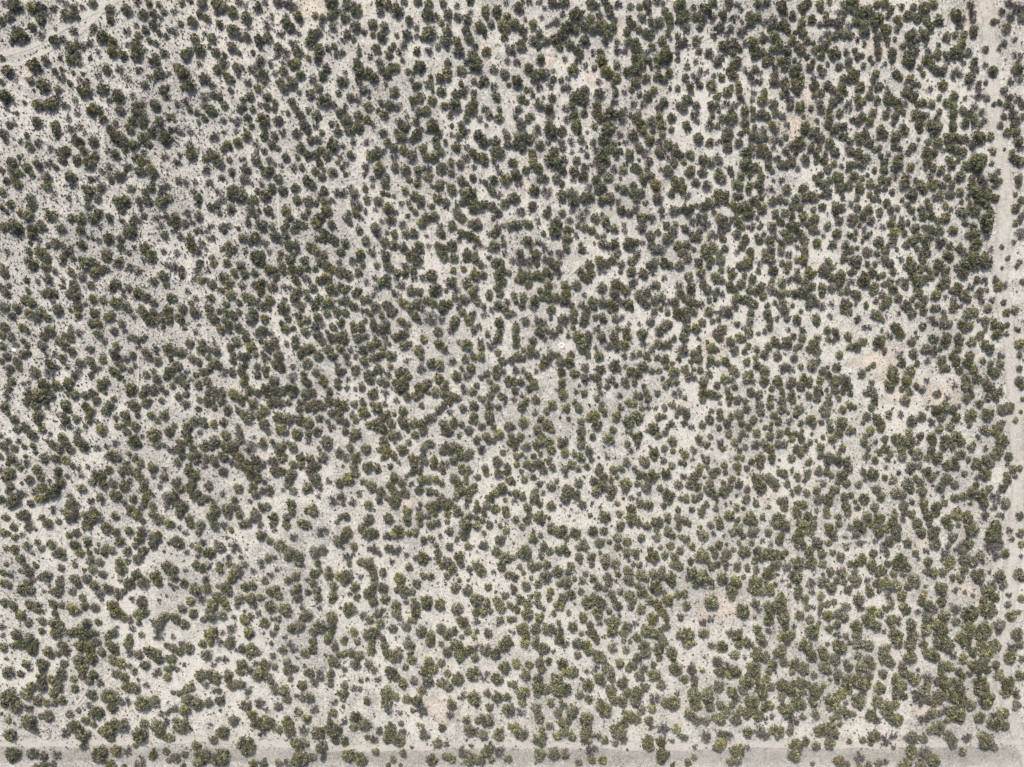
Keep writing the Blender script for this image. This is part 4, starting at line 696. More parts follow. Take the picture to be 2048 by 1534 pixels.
GREY = """
7 5 13 28 18 17 78 12 27 88 22 23 107 17 17 130 7 13 164 13 13 274 3 17 348 22 13 478 3 17 491 12 10 513 17 17 521 20 13 528 3 13 571 7 17 583 12 27
683 23 13 913 10 13 942 23 10 987 25 13 1012 3 13 1046 2 10 1057 2 17 1079 2 13 1089 15 10 1114 10 17 1126 27 13 1194 10 17 1198 30 17 1236 8 20
1313 2 17 1325 5 13 1474 8 13 1482 18 13 1520 12 17 1562 27 13 1607 25 13 1609 13 20 1677 23 13 1687 7 13 1745 28 17 1757 30 13 1941 8 17 1944 23 20
2004 23 17 2018 7 20 2033 17 27 2046 20 17 30 58 17 83 43 17 110 57 7 147 62 20 184 62 13 254 62 17 272 50 13 321 35 13 337 60 13 348 63 17 498 53 13
535 50 23 543 33 13 570 33 13 600 40 17 642 50 13 833 55 13 873 33 17 897 48 13 1051 37 10 1084 35 10 1094 52 10 1102 47 10 1112 42 17 1228 42 17
1309 58 17 1425 35 17 1432 55 13 1448 40 13 1462 58 17 1465 37 17 1475 33 10 1484 43 10 1490 57 13 1529 45 17 1545 38 17 1666 43 17 1699 52 17
1734 33 13 1841 57 10 1869 48 13 1919 53 17 1924 37 20 1946 37 17 1996 42 10 2021 35 20 83 70 17 125 78 17 164 93 20 179 85 17 230 87 13 254 88 10
409 67 13 521 95 13 561 67 17 586 88 20 596 65 13 688 78 17 718 95 10 808 90 17 833 72 13 950 93 20 970 70 13 1026 90 10 1211 85 17 1234 83 13
1341 77 10 1428 72 17 1455 68 13 1482 65 23 1489 87 13 1525 67 10 1642 78 13 1654 67 17 1775 90 10 1852 90 10 2009 87 17 2029 78 13 195 102 13
290 100 10 398 127 13 553 109 17 565 124 10 571 104 20 635 122 20 675 107 20 686 104 13 740 112 13 858 102 17 933 124 17 1014 120 13 1017 100 20
1026 104 17 1034 125 17 1129 117 13 1156 122 17 1186 104 13 1234 100 20 1248 100 17 1294 104 13 1392 122 13 1442 115 20 1453 102 17 1544 114 13
1545 124 13 1692 104 17 1770 127 10 1856 102 13 1896 124 13 1926 124 13 1999 98 10 2028 110 13 2041 112 13 22 147 20 124 154 23 160 159 13 195 150 13
239 139 20 257 159 13 279 140 17 297 155 13 337 145 10 476 152 10 485 135 10 510 149 13 511 132 13 528 159 27 550 147 13 625 159 20 690 144 10
825 145 13 860 152 10 1106 140 10 1136 157 13 1171 130 13 1203 130 13 1303 132 13 1392 154 23 1400 140 13 1415 142 10 1427 152 13 1457 144 13
1490 140 13 1500 149 17 1519 145 13 1549 135 17 1627 154 13 1911 147 27 1951 139 17 1971 130 13 2041 159 13 174 162 13 264 192 13 332 174 17
424 170 17 496 165 20 718 160 20 738 182 13 822 160 13 932 177 13 987 172 17 1061 180 13 1079 175 17 1101 169 20 1136 175 17 1198 162 13 1248 184 13
1397 169 17 1507 162 20 1507 184 13 1519 162 17 1774 174 10 1811 167 10 1861 177 13 1939 175 10 1957 192 20 1957 175 17 2021 162 17 12 215 13
114 195 20 129 210 17 149 199 13 180 224 17 219 199 13 284 207 17 371 205 20 408 194 20 520 209 13 531 195 17 667 209 17 691 212 13 716 200 17
793 214 20 825 217 7 970 217 17 1076 197 7 1087 194 7 1131 215 17 1228 204 20 1248 220 17 1268 207 17 1286 209 17 1452 207 17 1469 209 17 1482 199 17
1504 199 13 1577 195 23 1642 220 20 1697 215 20 1699 204 13 1777 219 13 1811 207 13 1931 195 10 1949 214 17 1964 224 17 1971 195 17 2036 199 20
30 247 10 68 237 10 137 237 13 154 227 13 159 254 13 187 234 13 346 230 10 461 237 10 475 242 20 631 250 17 746 249 13 800 245 20 813 232 10
958 237 13 972 249 10 1064 232 10 1074 254 13 1102 230 20 1134 239 17 1244 240 20 1278 225 13 1390 230 23 1420 252 20 1442 237 17 1489 230 17
1565 232 17 1574 249 13 1634 240 13 1681 252 13 1704 239 13 1710 240 13 1854 230 13 1874 237 17 1949 250 13 1969 240 13 2024 229 23 2034 240 20
12 284 13 40 283 13 78 286 20 142 258 20 169 264 10 324 261 17 354 259 17 364 264 13 379 288 17 381 263 13 429 273 23 448 263 10 471 261 10
513 288 17 565 264 17 733 284 13 822 281 17 840 258 17 858 261 13 903 269 13 930 263 17 1009 263 13 1064 276 13 1074 261 20 1096 284 13 1109 276 13
1122 284 17 1143 283 17 1159 268 10 1174 263 7 1238 268 17 1251 283 13 1318 284 20 1375 259 17 1435 284 13 1445 281 13 1527 261 17 1549 279 20
1552 261 17 1562 284 17 1630 279 17 1687 258 13 1757 274 13 1837 278 10 1841 261 13 1932 278 20 100 296 13 117 304 17 214 301 13 264 299 10
282 316 13 287 304 13 329 313 17 480 318 7 488 316 10 513 303 10 538 319 17 680 313 13 768 301 13 788 313 17 932 316 20 933 293 13 1128 318 20
1144 303 10 1163 299 10 1191 298 17 1234 314 13 1291 306 20 1335 316 13 1353 289 10 1433 313 17 1504 311 13 1547 294 13 1555 318 20 1582 316 20
1697 298 17 1777 308 13 1887 301 10 2041 294 17 80 334 20 98 326 20 217 333 17 358 326 13 413 339 20 550 329 10 561 331 10 588 334 17 690 328 17
731 333 20 773 351 10 837 351 17 853 336 20 862 351 10 948 333 13 995 333 13 999 344 13 1107 333 17 1168 333 20 1184 328 10 1228 338 17 1251 328 13
1321 338 10 1405 328 17 1440 323 17 1595 336 13 1682 333 13 1694 341 10 1790 351 17 1851 338 10 1861 351 17 1899 336 13 1996 343 13 145 368 20
190 356 13 202 373 20 219 353 20 306 363 13 324 380 23 334 371 17 371 365 17 386 381 13 389 363 13 418 365 20 434 381 13 503 366 7 523 368 13
701 375 13 730 373 13 745 356 13 745 371 10 775 356 13 863 371 10 895 368 10 962 361 10 978 373 17 1037 365 17 1077 358 17 1094 383 23 1146 358 13
1178 373 17 1241 356 7 1288 366 13 1314 376 17 1395 368 13 1413 373 23 1497 380 20 1542 376 17 1547 360 10 1562 360 17 1610 375 13 1666 356 13
1832 360 13 1877 368 17 1961 356 17 1966 366 27 1991 370 17 2038 368 17 107 386 13 137 395 13 185 411 7 282 415 13 396 408 17 445 398 17 505 395 13
638 391 17 663 400 17 675 385 20 688 386 17 705 405 13 788 391 10 802 406 13 817 406 13 893 413 13 913 410 13 997 391 13 1236 403 13 1291 405 13
1373 390 20 1392 411 13 1469 391 13 1620 386 10 1702 408 13 1754 393 13 1867 396 13 1937 393 13 164 428 10 220 441 13 270 435 17 279 443 13
312 436 17 374 425 20 384 445 13 461 425 13 496 438 17 518 420 13 546 430 10 698 425 13 721 435 13 730 423 13 750 418 10 763 443 10 792 425 13
805 448 17 965 418 13 1042 421 23 1049 445 13 1076 443 13 1139 440 17 1146 418 17 1163 433 23 1174 420 13 1204 428 10 1248 448 10 1271 418 20
1291 433 17 1303 435 23 1323 431 13 1385 443 17 1398 443 17 1413 446 20 1428 423 13 1457 440 20 1522 448 13 1524 425 13 1605 445 13 1672 431 13
1787 433 13 1804 435 10 1829 435 10 1902 418 13 1932 433 10 2038 440 20 42 470 17 75 476 17 174 473 10 197 480 13 199 453 13 252 450 13 321 450 13
348 460 17 361 473 20 399 460 17 414 460 13 421 476 17 421 451 13 458 451 13 531 461 10 543 453 17 756 473 13 773 463 10 853 471 10 880 450 13
917 480 10 980 468 13 1005 473 10 1007 451 13 1153 470 13 1206 470 13 1249 460 13 1380 466 17 1410 456 10 1427 470 20 1442 465 17 1455 456 20
1502 453 20 1515 475 20 1527 468 13 1549 475 17 1592 476 13 1635 461 13 1647 471 10 1712 463 13 1729 458 13 1740 466 13 1765 453 13 1851 455 17
1946 453 20 1974 470 20 2041 466 23 13 503 13 326 501 13 354 506 13 403 486 17 413 498 10 445 496 13 491 500 13 530 486 17 538 503 13 561 485 10
595 501 17 615 493 10 740 503 13 857 491 10 950 495 10 963 491 10 977 498 10 1009 505 13 1062 500 10 1079 485 17 1089 495 17 1101 505 13 1119 506 20
1219 496 17 1274 506 17 1284 485 13 1301 486 23 1323 500 20 1474 503 13 1545 503 17 1577 508 17 1594 493 13 1659 493 10 1879 490 20 1886 483 17
1926 505 17 1982 498 13 62 520 17 125 527 13 235 527 23 259 534 20 287 519 13 332 529 13 348 534 20 394 540 17 416 539 13 424 514 13 483 534 13
533 534 13 677 524 13 705 520 20 721 515 20 810 530 17 1025 520 13 1041 520 20 1041 540 13 1054 524 23 1071 517 20 1091 519 17 1119 524 13
1199 542 13 1209 542 10 1304 540 20 1460 539 17 1519 527 13 1609 529 13 1802 519 13 1901 519 13 2039 524 13 3 574 17 75 562 13 275 545 13 388 557 13
488 552 13 568 572 17 580 575 13 613 559 20 733 564 13 750 555 13 756 575 17 792 555 13 802 570 20 827 554 17 845 554 17 953 575 13 1116 547 20
1264 570 17 1268 562 20 1306 572 17 1328 555 13 1358 569 17 1405 559 17 1469 547 13 1540 567 10 1579 559 17 1701 562 17 1797 562 13 1941 574 17
1969 562 20 1992 559 17 2008 570 17 17 590 13 104 605 10 247 592 13 272 592 17 297 592 13 374 582 13 391 597 13 518 600 10 551 577 13 568 599 13
591 605 17 610 582 13 746 589 13 792 589 13 837 600 13 912 580 17 933 602 17 1124 607 13 1168 589 13 1204 599 17 1231 597 17 1241 605 17 1328 607 13
1341 602 17 1382 585 17 1403 607 13 1445 589 13 1662 607 10 1682 585 13 1707 585 13 1712 607 10 1752 602 13 1764 589 17 1891 594 10 1907 599 17
1957 589 20 1964 602 13 1974 580 10 1984 599 13 267 632 13 516 612 13 723 621 13 730 639 13 790 621 17 842 616 20 862 637 27 883 639 17 917 612 17
945 629 20 968 629 13 984 619 13 1027 627 13 1067 612 20 1163 610 17 1203 632 17 1244 634 13 1433 624 10 1554 636 13 1644 612 17 1660 632 13
1717 636 13 1797 626 10 1864 639 20 1877 616 13 1887 624 13 1922 610 10 1956 639 10 127 669 13 140 654 13 159 666 17 249 659 13 391 662 10 398 649 7
458 662 13 511 667 13 541 666 13 643 649 13 690 664 13 733 671 13 771 646 20 812 651 17 838 642 13 902 661 17 958 652 17 1032 647 13 1076 641 20
1087 646 17 1194 656 17 1206 642 13 1258 647 10 1279 647 10 1489 656 13 1530 662 13 1577 659 10 1730 654 13 1740 654 10 1764 659 10 1779 671 17
1869 646 17 1971 659 13 2013 667 13 2031 657 7 30 689 13 260 674 13 277 692 13 290 672 10 311 699 20 376 681 10 429 686 10 573 687 13 700 699 13
750 676 13 758 684 10 771 676 13 771 686 10 917 684 10 960 682 17 982 691 20 1089 677 13 1191 694 10 1206 681 17 1216 692 20 1286 687 17 1326 694 13
1397 676 10 1635 676 17 1667 681 13 1674 674 17 1834 674 10 92 707 13 109 707 13 115 734 13 200 736 10 205 711 13 239 716 17 270 731 13 483 734 20
491 722 17 525 706 13 531 714 20 616 721 13 670 711 13 675 729 13 696 727 13 711 712 13 812 721 13 842 736 20 905 722 17 945 709 13 1249 732 10
1266 711 17 1415 732 10 1655 734 10 1800 709 17 1807 721 3 1854 721 13 2001 711 17 17 747 13 47 766 10 57 764 10 100 744 23 152 747 23 307 741 13
368 747 17 381 759 10 419 741 13 448 744 17 583 754 20 696 759 10 776 749 17 812 739 10 933 752 17 1007 744 13 1032 739 17 1046 739 13 1072 742 10
1171 764 13 1181 754 13 1223 759 20 1390 756 13 1505 762 13 1565 741 13 1582 737 17 1854 761 13 12 790 17 55 784 20 135 784 17 374 787 13 693 775 13
770 785 17 792 799 13 802 784 10 928 779 17 958 795 10 1012 797 13 1028 797 12 1043 790 8 1121 780 19 1152 784 11 1158 770 6 1200 786 13 1239 790 14
1355 785 22 1551 798 5 1598 793 6 1894 795 12 1909 771 13 95 812 13 115 829 10 127 829 13 275 830 17 503 817 13 636 810 20 705 830 17 770 807 13
900 825 13 1009 807 10 1070 825 13 1179 809 5 1200 818 10 1312 815 8 1423 822 12 1440 805 9 1459 809 8 1623 813 5 1785 817 5 1801 828 14 1855 815 9
1918 813 11 125 852 13 155 862 17 194 844 10 348 850 13 399 864 13 475 852 13 655 842 13 662 854 17 1137 837 11 1254 864 8 1293 861 9 1382 853 15
1580 842 15 1863 844 18 2007 845 12 2 871 10 37 882 13 100 867 10 194 894 17 212 892 13 230 886 17 284 872 10 401 892 10 500 892 27 508 874 7
536 865 13 548 891 13 571 886 17 616 882 13 790 884 10 963 894 13 977 884 13 982 881 13 1208 893 5 1275 895 8 1300 892 6 1495 871 8 1669 893 5
1751 883 13 1836 885 10 1956 873 13 1971 895 13 2 914 13 15 904 13 52 926 17 252 927 17 270 916 17 337 897 13 346 901 17 463 924 17 528 927 17
765 916 13 797 924 10 845 909 13 890 927 20 962 901 20 1051 915 6 1183 918 14 1197 914 5 1214 912 16 1231 915 5 1385 918 10 1559 919 6 1936 918 14
3 941 13 115 952 17 134 952 13 157 937 13 162 951 13 174 932 10 189 947 17 245 952 10 306 952 10 329 937 10 378 929 13 408 931 13 518 952 13
686 931 7 813 952 10 1132 950 11 1169 953 6 1269 939 15 1364 950 8 1366 954 8 1372 954 10 1654 930 13 1677 928 16 1772 934 9 1876 946 8 1902 958 11
1954 955 11 2015 928 9 2028 953 6 2032 953 9 18 984 17 38 987 20 48 987 13 70 984 17 98 961 10 139 991 13 259 961 13 306 989 10 319 971 13 445 987 13
526 982 20 528 964 13 565 979 10 621 979 13 636 991 10 642 979 10 657 962 13 680 991 17 718 987 13 822 967 13 1278 987 11 1440 990 6 1473 990 8
1583 981 10 1585 990 8 1866 971 6 105 1017 13 125 1021 10 155 1009 13 204 1007 7 280 1016 13 334 1011 13 346 1004 17 424 1001 13 525 1017 17
667 1001 23 686 996 13 705 1004 17 837 1017 13 933 1011 13 1027 1001 10 1121 1010 6 1184 1005 8 1200 1013 8 1262 996 12 1434 1001 10 1452 1008 8
1462 1005 5 1886 993 9 1989 1014 16 1992 993 23 5 1034 11 58 1046 17 106 1024 11 358 1055 8 447 1049 16 520 1050 14 729 1051 16 991 1042 6
1011 1045 5 1085 1050 6 1138 1031 6 1223 1051 5 1261 1050 13 1805 1038 14 2003 1031 15 44 1069 12 70 1058 10 175 1088 16 196 1088 9 369 1065 13
431 1084 11 453 1074 10 548 1059 11 586 1074 18 645 1062 25 774 1071 18 782 1075 13 848 1084 16 881 1073 11 1067 1061 10 1396 1065 11 1427 1066 12
1448 1071 8 1454 1088 8 1516 1061 8 1525 1081 12 1541 1088 12 1689 1074 5 1720 1085 15 1751 1082 11 1874 1058 18 2000 1086 22 2019 1061 15
2024 1078 13 11 1096 13 65 1106 10 327 1102 6 373 1104 11 383 1090 11 396 1112 13 457 1114 15 470 1094 23 481 1114 12 549 1116 11 686 1096 8
694 1112 18 706 1109 10 746 1097 22 758 1106 14 792 1101 22 813 1110 11 830 1117 11 860 1117 6 1257 1120 8 1282 1101 6 1486 1117 5 1614 1114 5
1762 1114 4 1769 1092 19 1837 1117 9 1852 1102 15 1884 1118 10 1889 1105 19 1917 1097 23 1976 1092 19 1987 1096 24 1992 1112 18 2043 1112 8
19 1149 16 39 1141 10 371 1141 9 490 1129 15 506 1141 14 523 1128 17 541 1149 15 553 1139 10 603 1129 14 639 1141 12 784 1122 13 941 1148 8
987 1143 11 1267 1129 9 1452 1131 18 1556 1149 6 1646 1149 8 1805 1149 13 1966 1124 12 1979 1144 9 67 1160 11 87 1182 9 98 1170 6 121 1156 13
144 1182 19 239 1160 10 348 1174 13 411 1160 18 614 1159 10 721 1153 11 890 1167 6 936 1160 6 1023 1174 8 1231 1161 8 1424 1174 10 1459 1174 22
1565 1161 8 1622 1164 20 1734 1160 14 1911 1180 13 1984 1170 24 77 1209 14 203 1199 9 264 1198 13 317 1199 8 332 1190 5 403 1198 18 510 1213 12
603 1214 13 639 1215 12 661 1203 11 699 1188 12 813 1203 12 1149 1207 6 1329 1184 11 1624 1184 13 1627 1214 11 1720 1215 18 1778 1192 17 1930 1184 10
1946 1191 10 2015 1210 16 2018 1190 13 86 1225 6 305 1243 10 467 1233 10 488 1221 6 501 1233 16 517 1226 15 545 1237 12 583 1223 5 726 1230 17
953 1242 16 1199 1246 13 1239 1230 10 1271 1246 13 1405 1243 18 1421 1238 16 1518 1219 13 1642 1225 15 1763 1231 13 1836 1222 12 1911 1218 23
4 1252 14 5 1270 11 194 1268 11 234 1254 6 264 1257 13 317 1269 23 346 1273 11 445 1264 9 462 1257 19 527 1266 6 545 1268 18 570 1274 10 995 1250 6
1020 1262 6 1027 1265 8 1207 1273 10 1320 1260 13 1459 1265 14 1524 1278 12 1537 1261 15 1588 1252 10 1631 1270 5 1674 1269 16 1769 1262 11
1847 1273 11 1997 1262 18 72 1284 14 258 1306 18 362 1287 13 440 1284 16 472 1300 9 578 1287 15 588 1298 17 651 1311 9 800 1298 11 957 1290 6
1025 1287 9 1107 1302 10 1131 1288 18 1423 1291 18 1464 1309 11 1499 1290 18 1574 1283 18 1655 1287 11 1699 1284 11 1879 1295 13 1906 1311 17
2024 1295 23 12 1317 8 58 1339 13 258 1331 11 354 1338 11 426 1329 11 436 1318 13 450 1318 17 487 1330 16 511 1326 14 593 1315 8 608 1331 9
639 1343 15 688 1337 13 1173 1342 12 1192 1337 16 1288 1337 19 1456 1331 19 1490 1315 9 1550 1341 12 1593 1322 12 1692 1325 14 1837 1339 8
201 1365 19 276 1359 8 292 1370 14 313 1346 21 412 1370 14 642 1355 17 708 1376 15 734 1358 11 755 1359 15 967 1357 11 974 1346 11 1164 1357 10
1206 1368 16 1388 1357 19 1675 1362 13 1790 1359 16 1855 1357 25 1873 1362 16 1940 1346 18 255 1402 14 428 1381 11 495 1382 17 518 1406 23
592 1392 10 668 1404 14 924 1393 17 1308 1398 24 1354 1386 11 1470 1397 21 1514 1378 14 1692 1405 11 1726 1381 20 1830 1386 18 1836 1400 26
2029 1384 20 2033 1392 16 58 1416 20 107 1410 11 177 1410 14 322 1427 13 333 1440 15 349 1417 18 440 1420 6 532 1420 9 628 1419 18 663 1428 16
686 1413 9 776 1423 13 800 1425 11 844 1421 27 899 1429 19 954 1413 9 1041 1424 20 1126 1410 15 1150 1419 18 1247 1424 9 1531 1437 11 1545 1433 13
1628 1410 15 1755 1440 19 1844 1437 23 1855 1437 16 1879 1427 16 1892 1421 19 28 1447 6 72 1461 16 130 1467 20 381 1457 9 421 1449 8 523 1463 21
607 1459 25 688 1443 16 737 1451 16 759 1461 18 805 1464 18 847 1467 24 950 1463 17 1197 1471 15 1303 1453 14 1327 1457 27 1454 1470 25 1519 1464 27
1586 1443 24 166 1491 21 255 1502 20 747 1478 18 823 1494 8 892 1488 13 927 1502 25 933 1480 5 943 1492 10 981 1491 18 997 1502 24 1166 1483 13
1182 1499 27 1247 1480 18 1255 1499 4 1345 1482 10 1369 1475 17 1389 1494 11 1413 1472 25 1494 1494 11 1531 1472 19 1771 1480 24 1787 1472 15
1787 1494 9 1820 1478 21 1908 1478 16 1935 1475 21 113 1510 20 282 1515 10 572 1523 14 647 1515 16 1719 1515 25 1771 1523 14 1849 1507 30
"""
TRAILS = [
    (3, [(424, 824), (458, 837), (496, 852), (521, 867), (558, 879), (591, 884), (608, 892), (638, 901), (658, 906)]),
    (3, [(506, 860), (516, 901), (530, 934), (545, 957)]),
    (2, [(384, 767), (384, 800), (378, 817)]),
    (2, [(591, 926), (595, 947), (600, 967)]),
    (2, [(575, 934), (578, 917), (595, 901)]),
    (3, [(820, 906), (837, 889), (858, 877), (883, 876), (925, 876), (953, 867), (992, 847)]),
    (3, [(820, 906), (803, 924), (783, 941), (758, 951), (716, 959)]),
    (2, [(958, 877), (975, 907), (1000, 921), (1022, 929)]),
    (2, [(850, 947), (870, 946), (883, 954), (900, 947)]),
    (3, [(770, 1120), (776, 1152), (778, 1184), (780, 1206)]),
    (4, [(745, 1047), (764, 1082), (770, 1114)]),
    (2, [(711, 1071), (718, 1088), (714, 1112)]),
    (5, [(1754, 1290), (1757, 1319), (1753, 1349), (1745, 1373), (1739, 1392)]),
    (4, [(1794, 1314), (1794, 1333), (1797, 1351)]),
    (4, [(1782, 1346), (1782, 1365)]),
    (8, [(1838, 1292), (1838, 1322)]),
    (4, [(1875, 1325), (1873, 1346)]),
]

def rows(txt):
    a = np.array(txt.split(), float).reshape(-1, 3)
    a[:, 2] /= 2.0
    return a
green, grey = rows(GREEN), rows(GREY)
green[:, 2] *= 1.13
grey[:, 2] *= 1.08

TRAIL_RUTS = [(12, [(-40, 112), (0, 109), (42, 100), (83, 84), (100, 70), (150, 44), (184, 25), (217, 10), (245, -8), (280, -30)]),
              (9, [(-40, 140), (0, 128), (33, 130), (75, 112), (120, 88), (142, 77), (167, 58), (192, 37), (214, 14), (235, -2)])]
SIDE_TRACK = [(1966, -60), (1972, 0), (1982, 110), (1990, 250), (1997, 290), (2007, 340), (2012, 406), (2003, 500), (2000, 545),
              (2010, 620), (2020, 690), (2028, 780), (2033, 880), (2036, 980), (2030, 1070), (2024, 1150), (2014, 1230), (2008, 1310),
              (2010, 1380), (2024, 1430), (2046, 1490), (2060, 1540), (2070, 1600)]
BARE = [(1592, 255, 52, 36), (1246, 68, 16, 48), (622, 18, 62, 34), (1442, 1212, 62, 52), (1752, 722, 60, 46), (1880, 792, 48, 40),
        (1798, 786, 36, 34), (1932, 1182, 40, 26), (1096, 120, 24, 18), (722, 20, 26, 22), (1846, 1086, 22, 26), (1430, 690, 40, 34),
        (880, 1418, 54, 34), (1960, 30, 60, 40), (1052, 372, 20, 18), (1750, 96, 30, 22), (1618, 190, 30, 40), (812, 1010, 24, 34),
        (1850, 1420, 36, 22), (60, 148, 40, 22), (1530, 985, 46, 26), (1190, 150, 20, 30)]
GOLDEN = [(1199, 519), (1420, 284), (801, 642), (1312, 366), (707, 1093), (775, 897), (1997, 572), (973, 102), (1008, 72),
          (1962, 580), (219, 40), (1679, 1520), (1184, 1519), (1988, 395), (1062, 523), (1896, 164)]

def poly_dist(px, py, pts):
    best = 1e9
    for (ax, ay), (bx, by) in zip(pts, pts[1:]):
        dx, dy = bx - ax, by - ay
        t = max(0.0, min(1.0, ((px - ax) * dx + (py - ay) * dy) / (dx * dx + dy * dy + 1e-9)))
        best = min(best, math.hypot(px - ax - t * dx, py - ay - t * dy))
    return best

# ---------------------------------------------------------------- ground, tracks, trails, bare soil
def sheet(name, verts, faces, mat, edge=None):
    loops = np.asarray(faces, np.int32).ravel()
    o = bpy.data.objects.new(name, poly_mesh(name, np.asarray(verts, np.float32), 4, loops, mat, None, edge))
    tag(o, kind='structure')
    return link(o)

# greyer, litter-crusted soil (+) and cleaner pale silt (-): x y rx ry amount, photo pixels
ZONES = [(200, 450, 300, 330, 0.8), (600, 330, 150, 200, 0.45), (1130, 790, 70, 90, 0.9), (1060, 690, 60, 40, 0.8), (880, 860, 80, 40, 0.9),
         (1130, 520, 80, 60, 0.8), (400, 930, 120, 100, 0.5), (1550, 620, 240, 190, -0.9), (1250, 960, 190, 120, -0.7), (1000, 1230, 300, 150, -0.6),
         (300, 1360, 200, 100, -0.5), (620, 1060, 100, 60, 0.35), (2020, 110, 60, 100, 0.6), (1900, 1480, 160, 40, 0.6), (1080, 60, 120, 60, 0.4),
         (1300, 400, 140, 60, 0.5), (850, 1010, 160, 60, 0.4), (1180, 1070, 110, 60, 0.3), (500, 40, 120, 60, -0.5), (560, 110, 40, 40, -0.7)]
gx_ = np.concatenate([[-3000, -900, -300, -150], np.arange(-100, 101, 2.5), [150, 300, 900, 3000]])
ny = len(gx_)
GX, GY = np.meshgrid(gx_, gx_)
crust = np.zeros_like(GX)
for zx, zy, zrx, zry, amt in ZONES:
    wx, wy = ground(zx, zy)
    crust += amt * np.exp(-((GX - wx) / (zrx * M)) ** 2 - ((GY - wy) / (zry * M)) ** 2)
ids = np.arange(ny * ny).reshape(ny, ny)
sheet('ground', np.stack([GX.ravel(), GY.ravel(), np.zeros(ny * ny)], 1),
      np.stack([ids[:-1, :-1], ids[:-1, 1:], ids[1:, 1:], ids[1:, :-1]], -1).reshape(-1, 4), m_soil, crust.ravel())

level = [0]
def next_z():
    """sheets that cross each other lie a few millimetres apart"""
    level[0] += 1
    return 0.0025 + 0.0015 * level[0]

def smooth(pts, step=14.0):
    out = []
    P = [pts[0]] + list(pts) + [pts[-1]]
    for i in range(1, len(P) - 2):
        p0, p1, p2, p3 = (np.array(q, float) for q in P[i - 1:i + 3])
        n = max(2, int(np.linalg.norm(p2 - p1) / step))
        for k in range(n):
            t = k / n
            out.append(0.5 * ((2 * p1) + (-p0 + p2) * t + (2 * p0 - 5 * p1 + 4 * p2 - p3) * t * t + (-p0 + 3 * p1 - 3 * p2 + p3) * t ** 3))
    out.append(np.array(pts[-1], float))
    return np.array(out)

def ribbon(name, pts, width, mat, wob=0.25, prof=(0.0, 0.75, 1.0, 0.75, 0.0)):
    p = smooth(pts)
    d = np.gradient(p, axis=0)
    d /= np.linalg.norm(d, axis=1)[:, None] + 1e-9
    nrm = np.stack([-d[:, 1], d[:, 0]], 1)
    z = next_z()
    k = len(prof)
    V, E, Fc = [], [], []
    w = width * (1 + wob * np.sin(np.arange(len(p)) * 0.9 + rng.uniform(0, 6)) * rng.uniform(0.4, 1, len(p)))
    for i in range(len(p)):
        for j in range(k):
            q = p[i] + nrm[i] * w[i] * (j / (k - 1) * 2 - 1)
            x, y = ground(q[0], q[1])
            V.append((x, y, z))
            E.append(prof[j])
    for i in range(len(p) - 1):
        for j in range(k - 1):
            a = i * k + j
            Fc.append((a, a + 1, a + k + 1, a + k))
    return sheet(name, V, Fc, mat, E)

for bx, by, rx, ry in BARE:
    z = next_z()
    cx, cy = ground(bx, by)
    V, E, Fc = [], [], []
    ph = rng.uniform(0, 6.28, 4)
    rings, seg = (0.0, 0.45, 0.8, 1.15), 28
    for t in rings:
        for s in range(seg):
            a = 2 * math.pi * s / seg
            k = 1 + 0.16 * math.sin(2 * a + ph[0]) + 0.13 * math.sin(3 * a + ph[1]) + 0.09 * math.sin(5 * a + ph[2])
            V.append((cx + math.cos(a) * rx * M * t * k, cy + math.sin(a) * ry * M * t * k, z))
            E.append(1 - t / 1.15)
    for i in range(len(rings) - 1):
        for s in range(seg):
            q = (s + 1) % seg
            Fc.append((i * seg + s, i * seg + q, (i + 1) * seg + q, (i + 1) * seg + s))
    sheet('bare_soil', V, Fc, m_bare, E)

ribbon('verge', [(-260, 1508), (200, 1510), (700, 1513), (1200, 1512), (1700, 1510), (2300, 1506)], 33, m_verge, 0.2, (0, 0.3, 0.65, 0.9, 0.65, 0.3, 0))
ribbon('dirt_track', [(-260, 1574), (300, 1574), (900, 1570), (1400, 1566), (2300, 1558)], 54, m_road, 0.06, (0, 0.45, 0.8, 1, 0.8, 0.45, 0))
ribbon('dirt_track', SIDE_TRACK, 20, m_road, 0.18, (0.0, 0.6, 0.9, 0.75, 0.95, 0.6, 0.0))
ribbon('path', [(-260, 1487), (0, 1486), (130, 1487), (250, 1482), (420, 1478), (560, 1487), (700, 1496), (860, 1492), (1000, 1488), (1150, 1490),
                (1300, 1493), (1420, 1492), (1560, 1488), (1720, 1490), (1900, 1486), (2300, 1480)], 11, m_path, 0.35)
for w, pts in TRAIL_RUTS:
    ribbon('path', pts, w * 0.62, m_path, 0.2)
EXTRA_TRAILS = [(5, [(1700, 60), (1790, 130), (1905, 255)]), (3, [(1920, 180), (1850, 225), (1815, 260)]),
                (3, [(1335, 356), (1250, 375), (1195, 395), (1160, 415), (1110, 440)]), (3, [(560, 640), (600, 700), (680, 760)]),
                (4, [(555, 300), (556, 400), (560, 470)]), (3, [(1455, 330), (1460, 400), (1458, 470), (1462, 540)]),
                (4, [(1100, 600), (1130, 560), (1160, 530)]), (3, [(275, 660), (277, 720), (276, 790)]),
                (4, [(1500, 20), (1440, 60), (1390, 90)]), (3, [(130, 980), (90, 1040), (60, 1100)]),
                (4, [(560, 900), (520, 935), (470, 975)]), (3, [(760, 900), (758, 980), (765, 1080)]),
                (3, [(128, 1240), (170, 1320), (182, 1360), (140, 1430)]), (4, [(300, 1290), (225, 1345), (150, 1420)]),
                (4, [(1690, 900), (1720, 980), (1760, 1060)]), (5, [(1835, 1050), (1845, 1110), (1850, 1180)])]
for w, pts in list(TRAILS) + EXTRA_TRAILS:
    ribbon('path', pts, max(2.2, w * 0.8), m_path, 0.3)

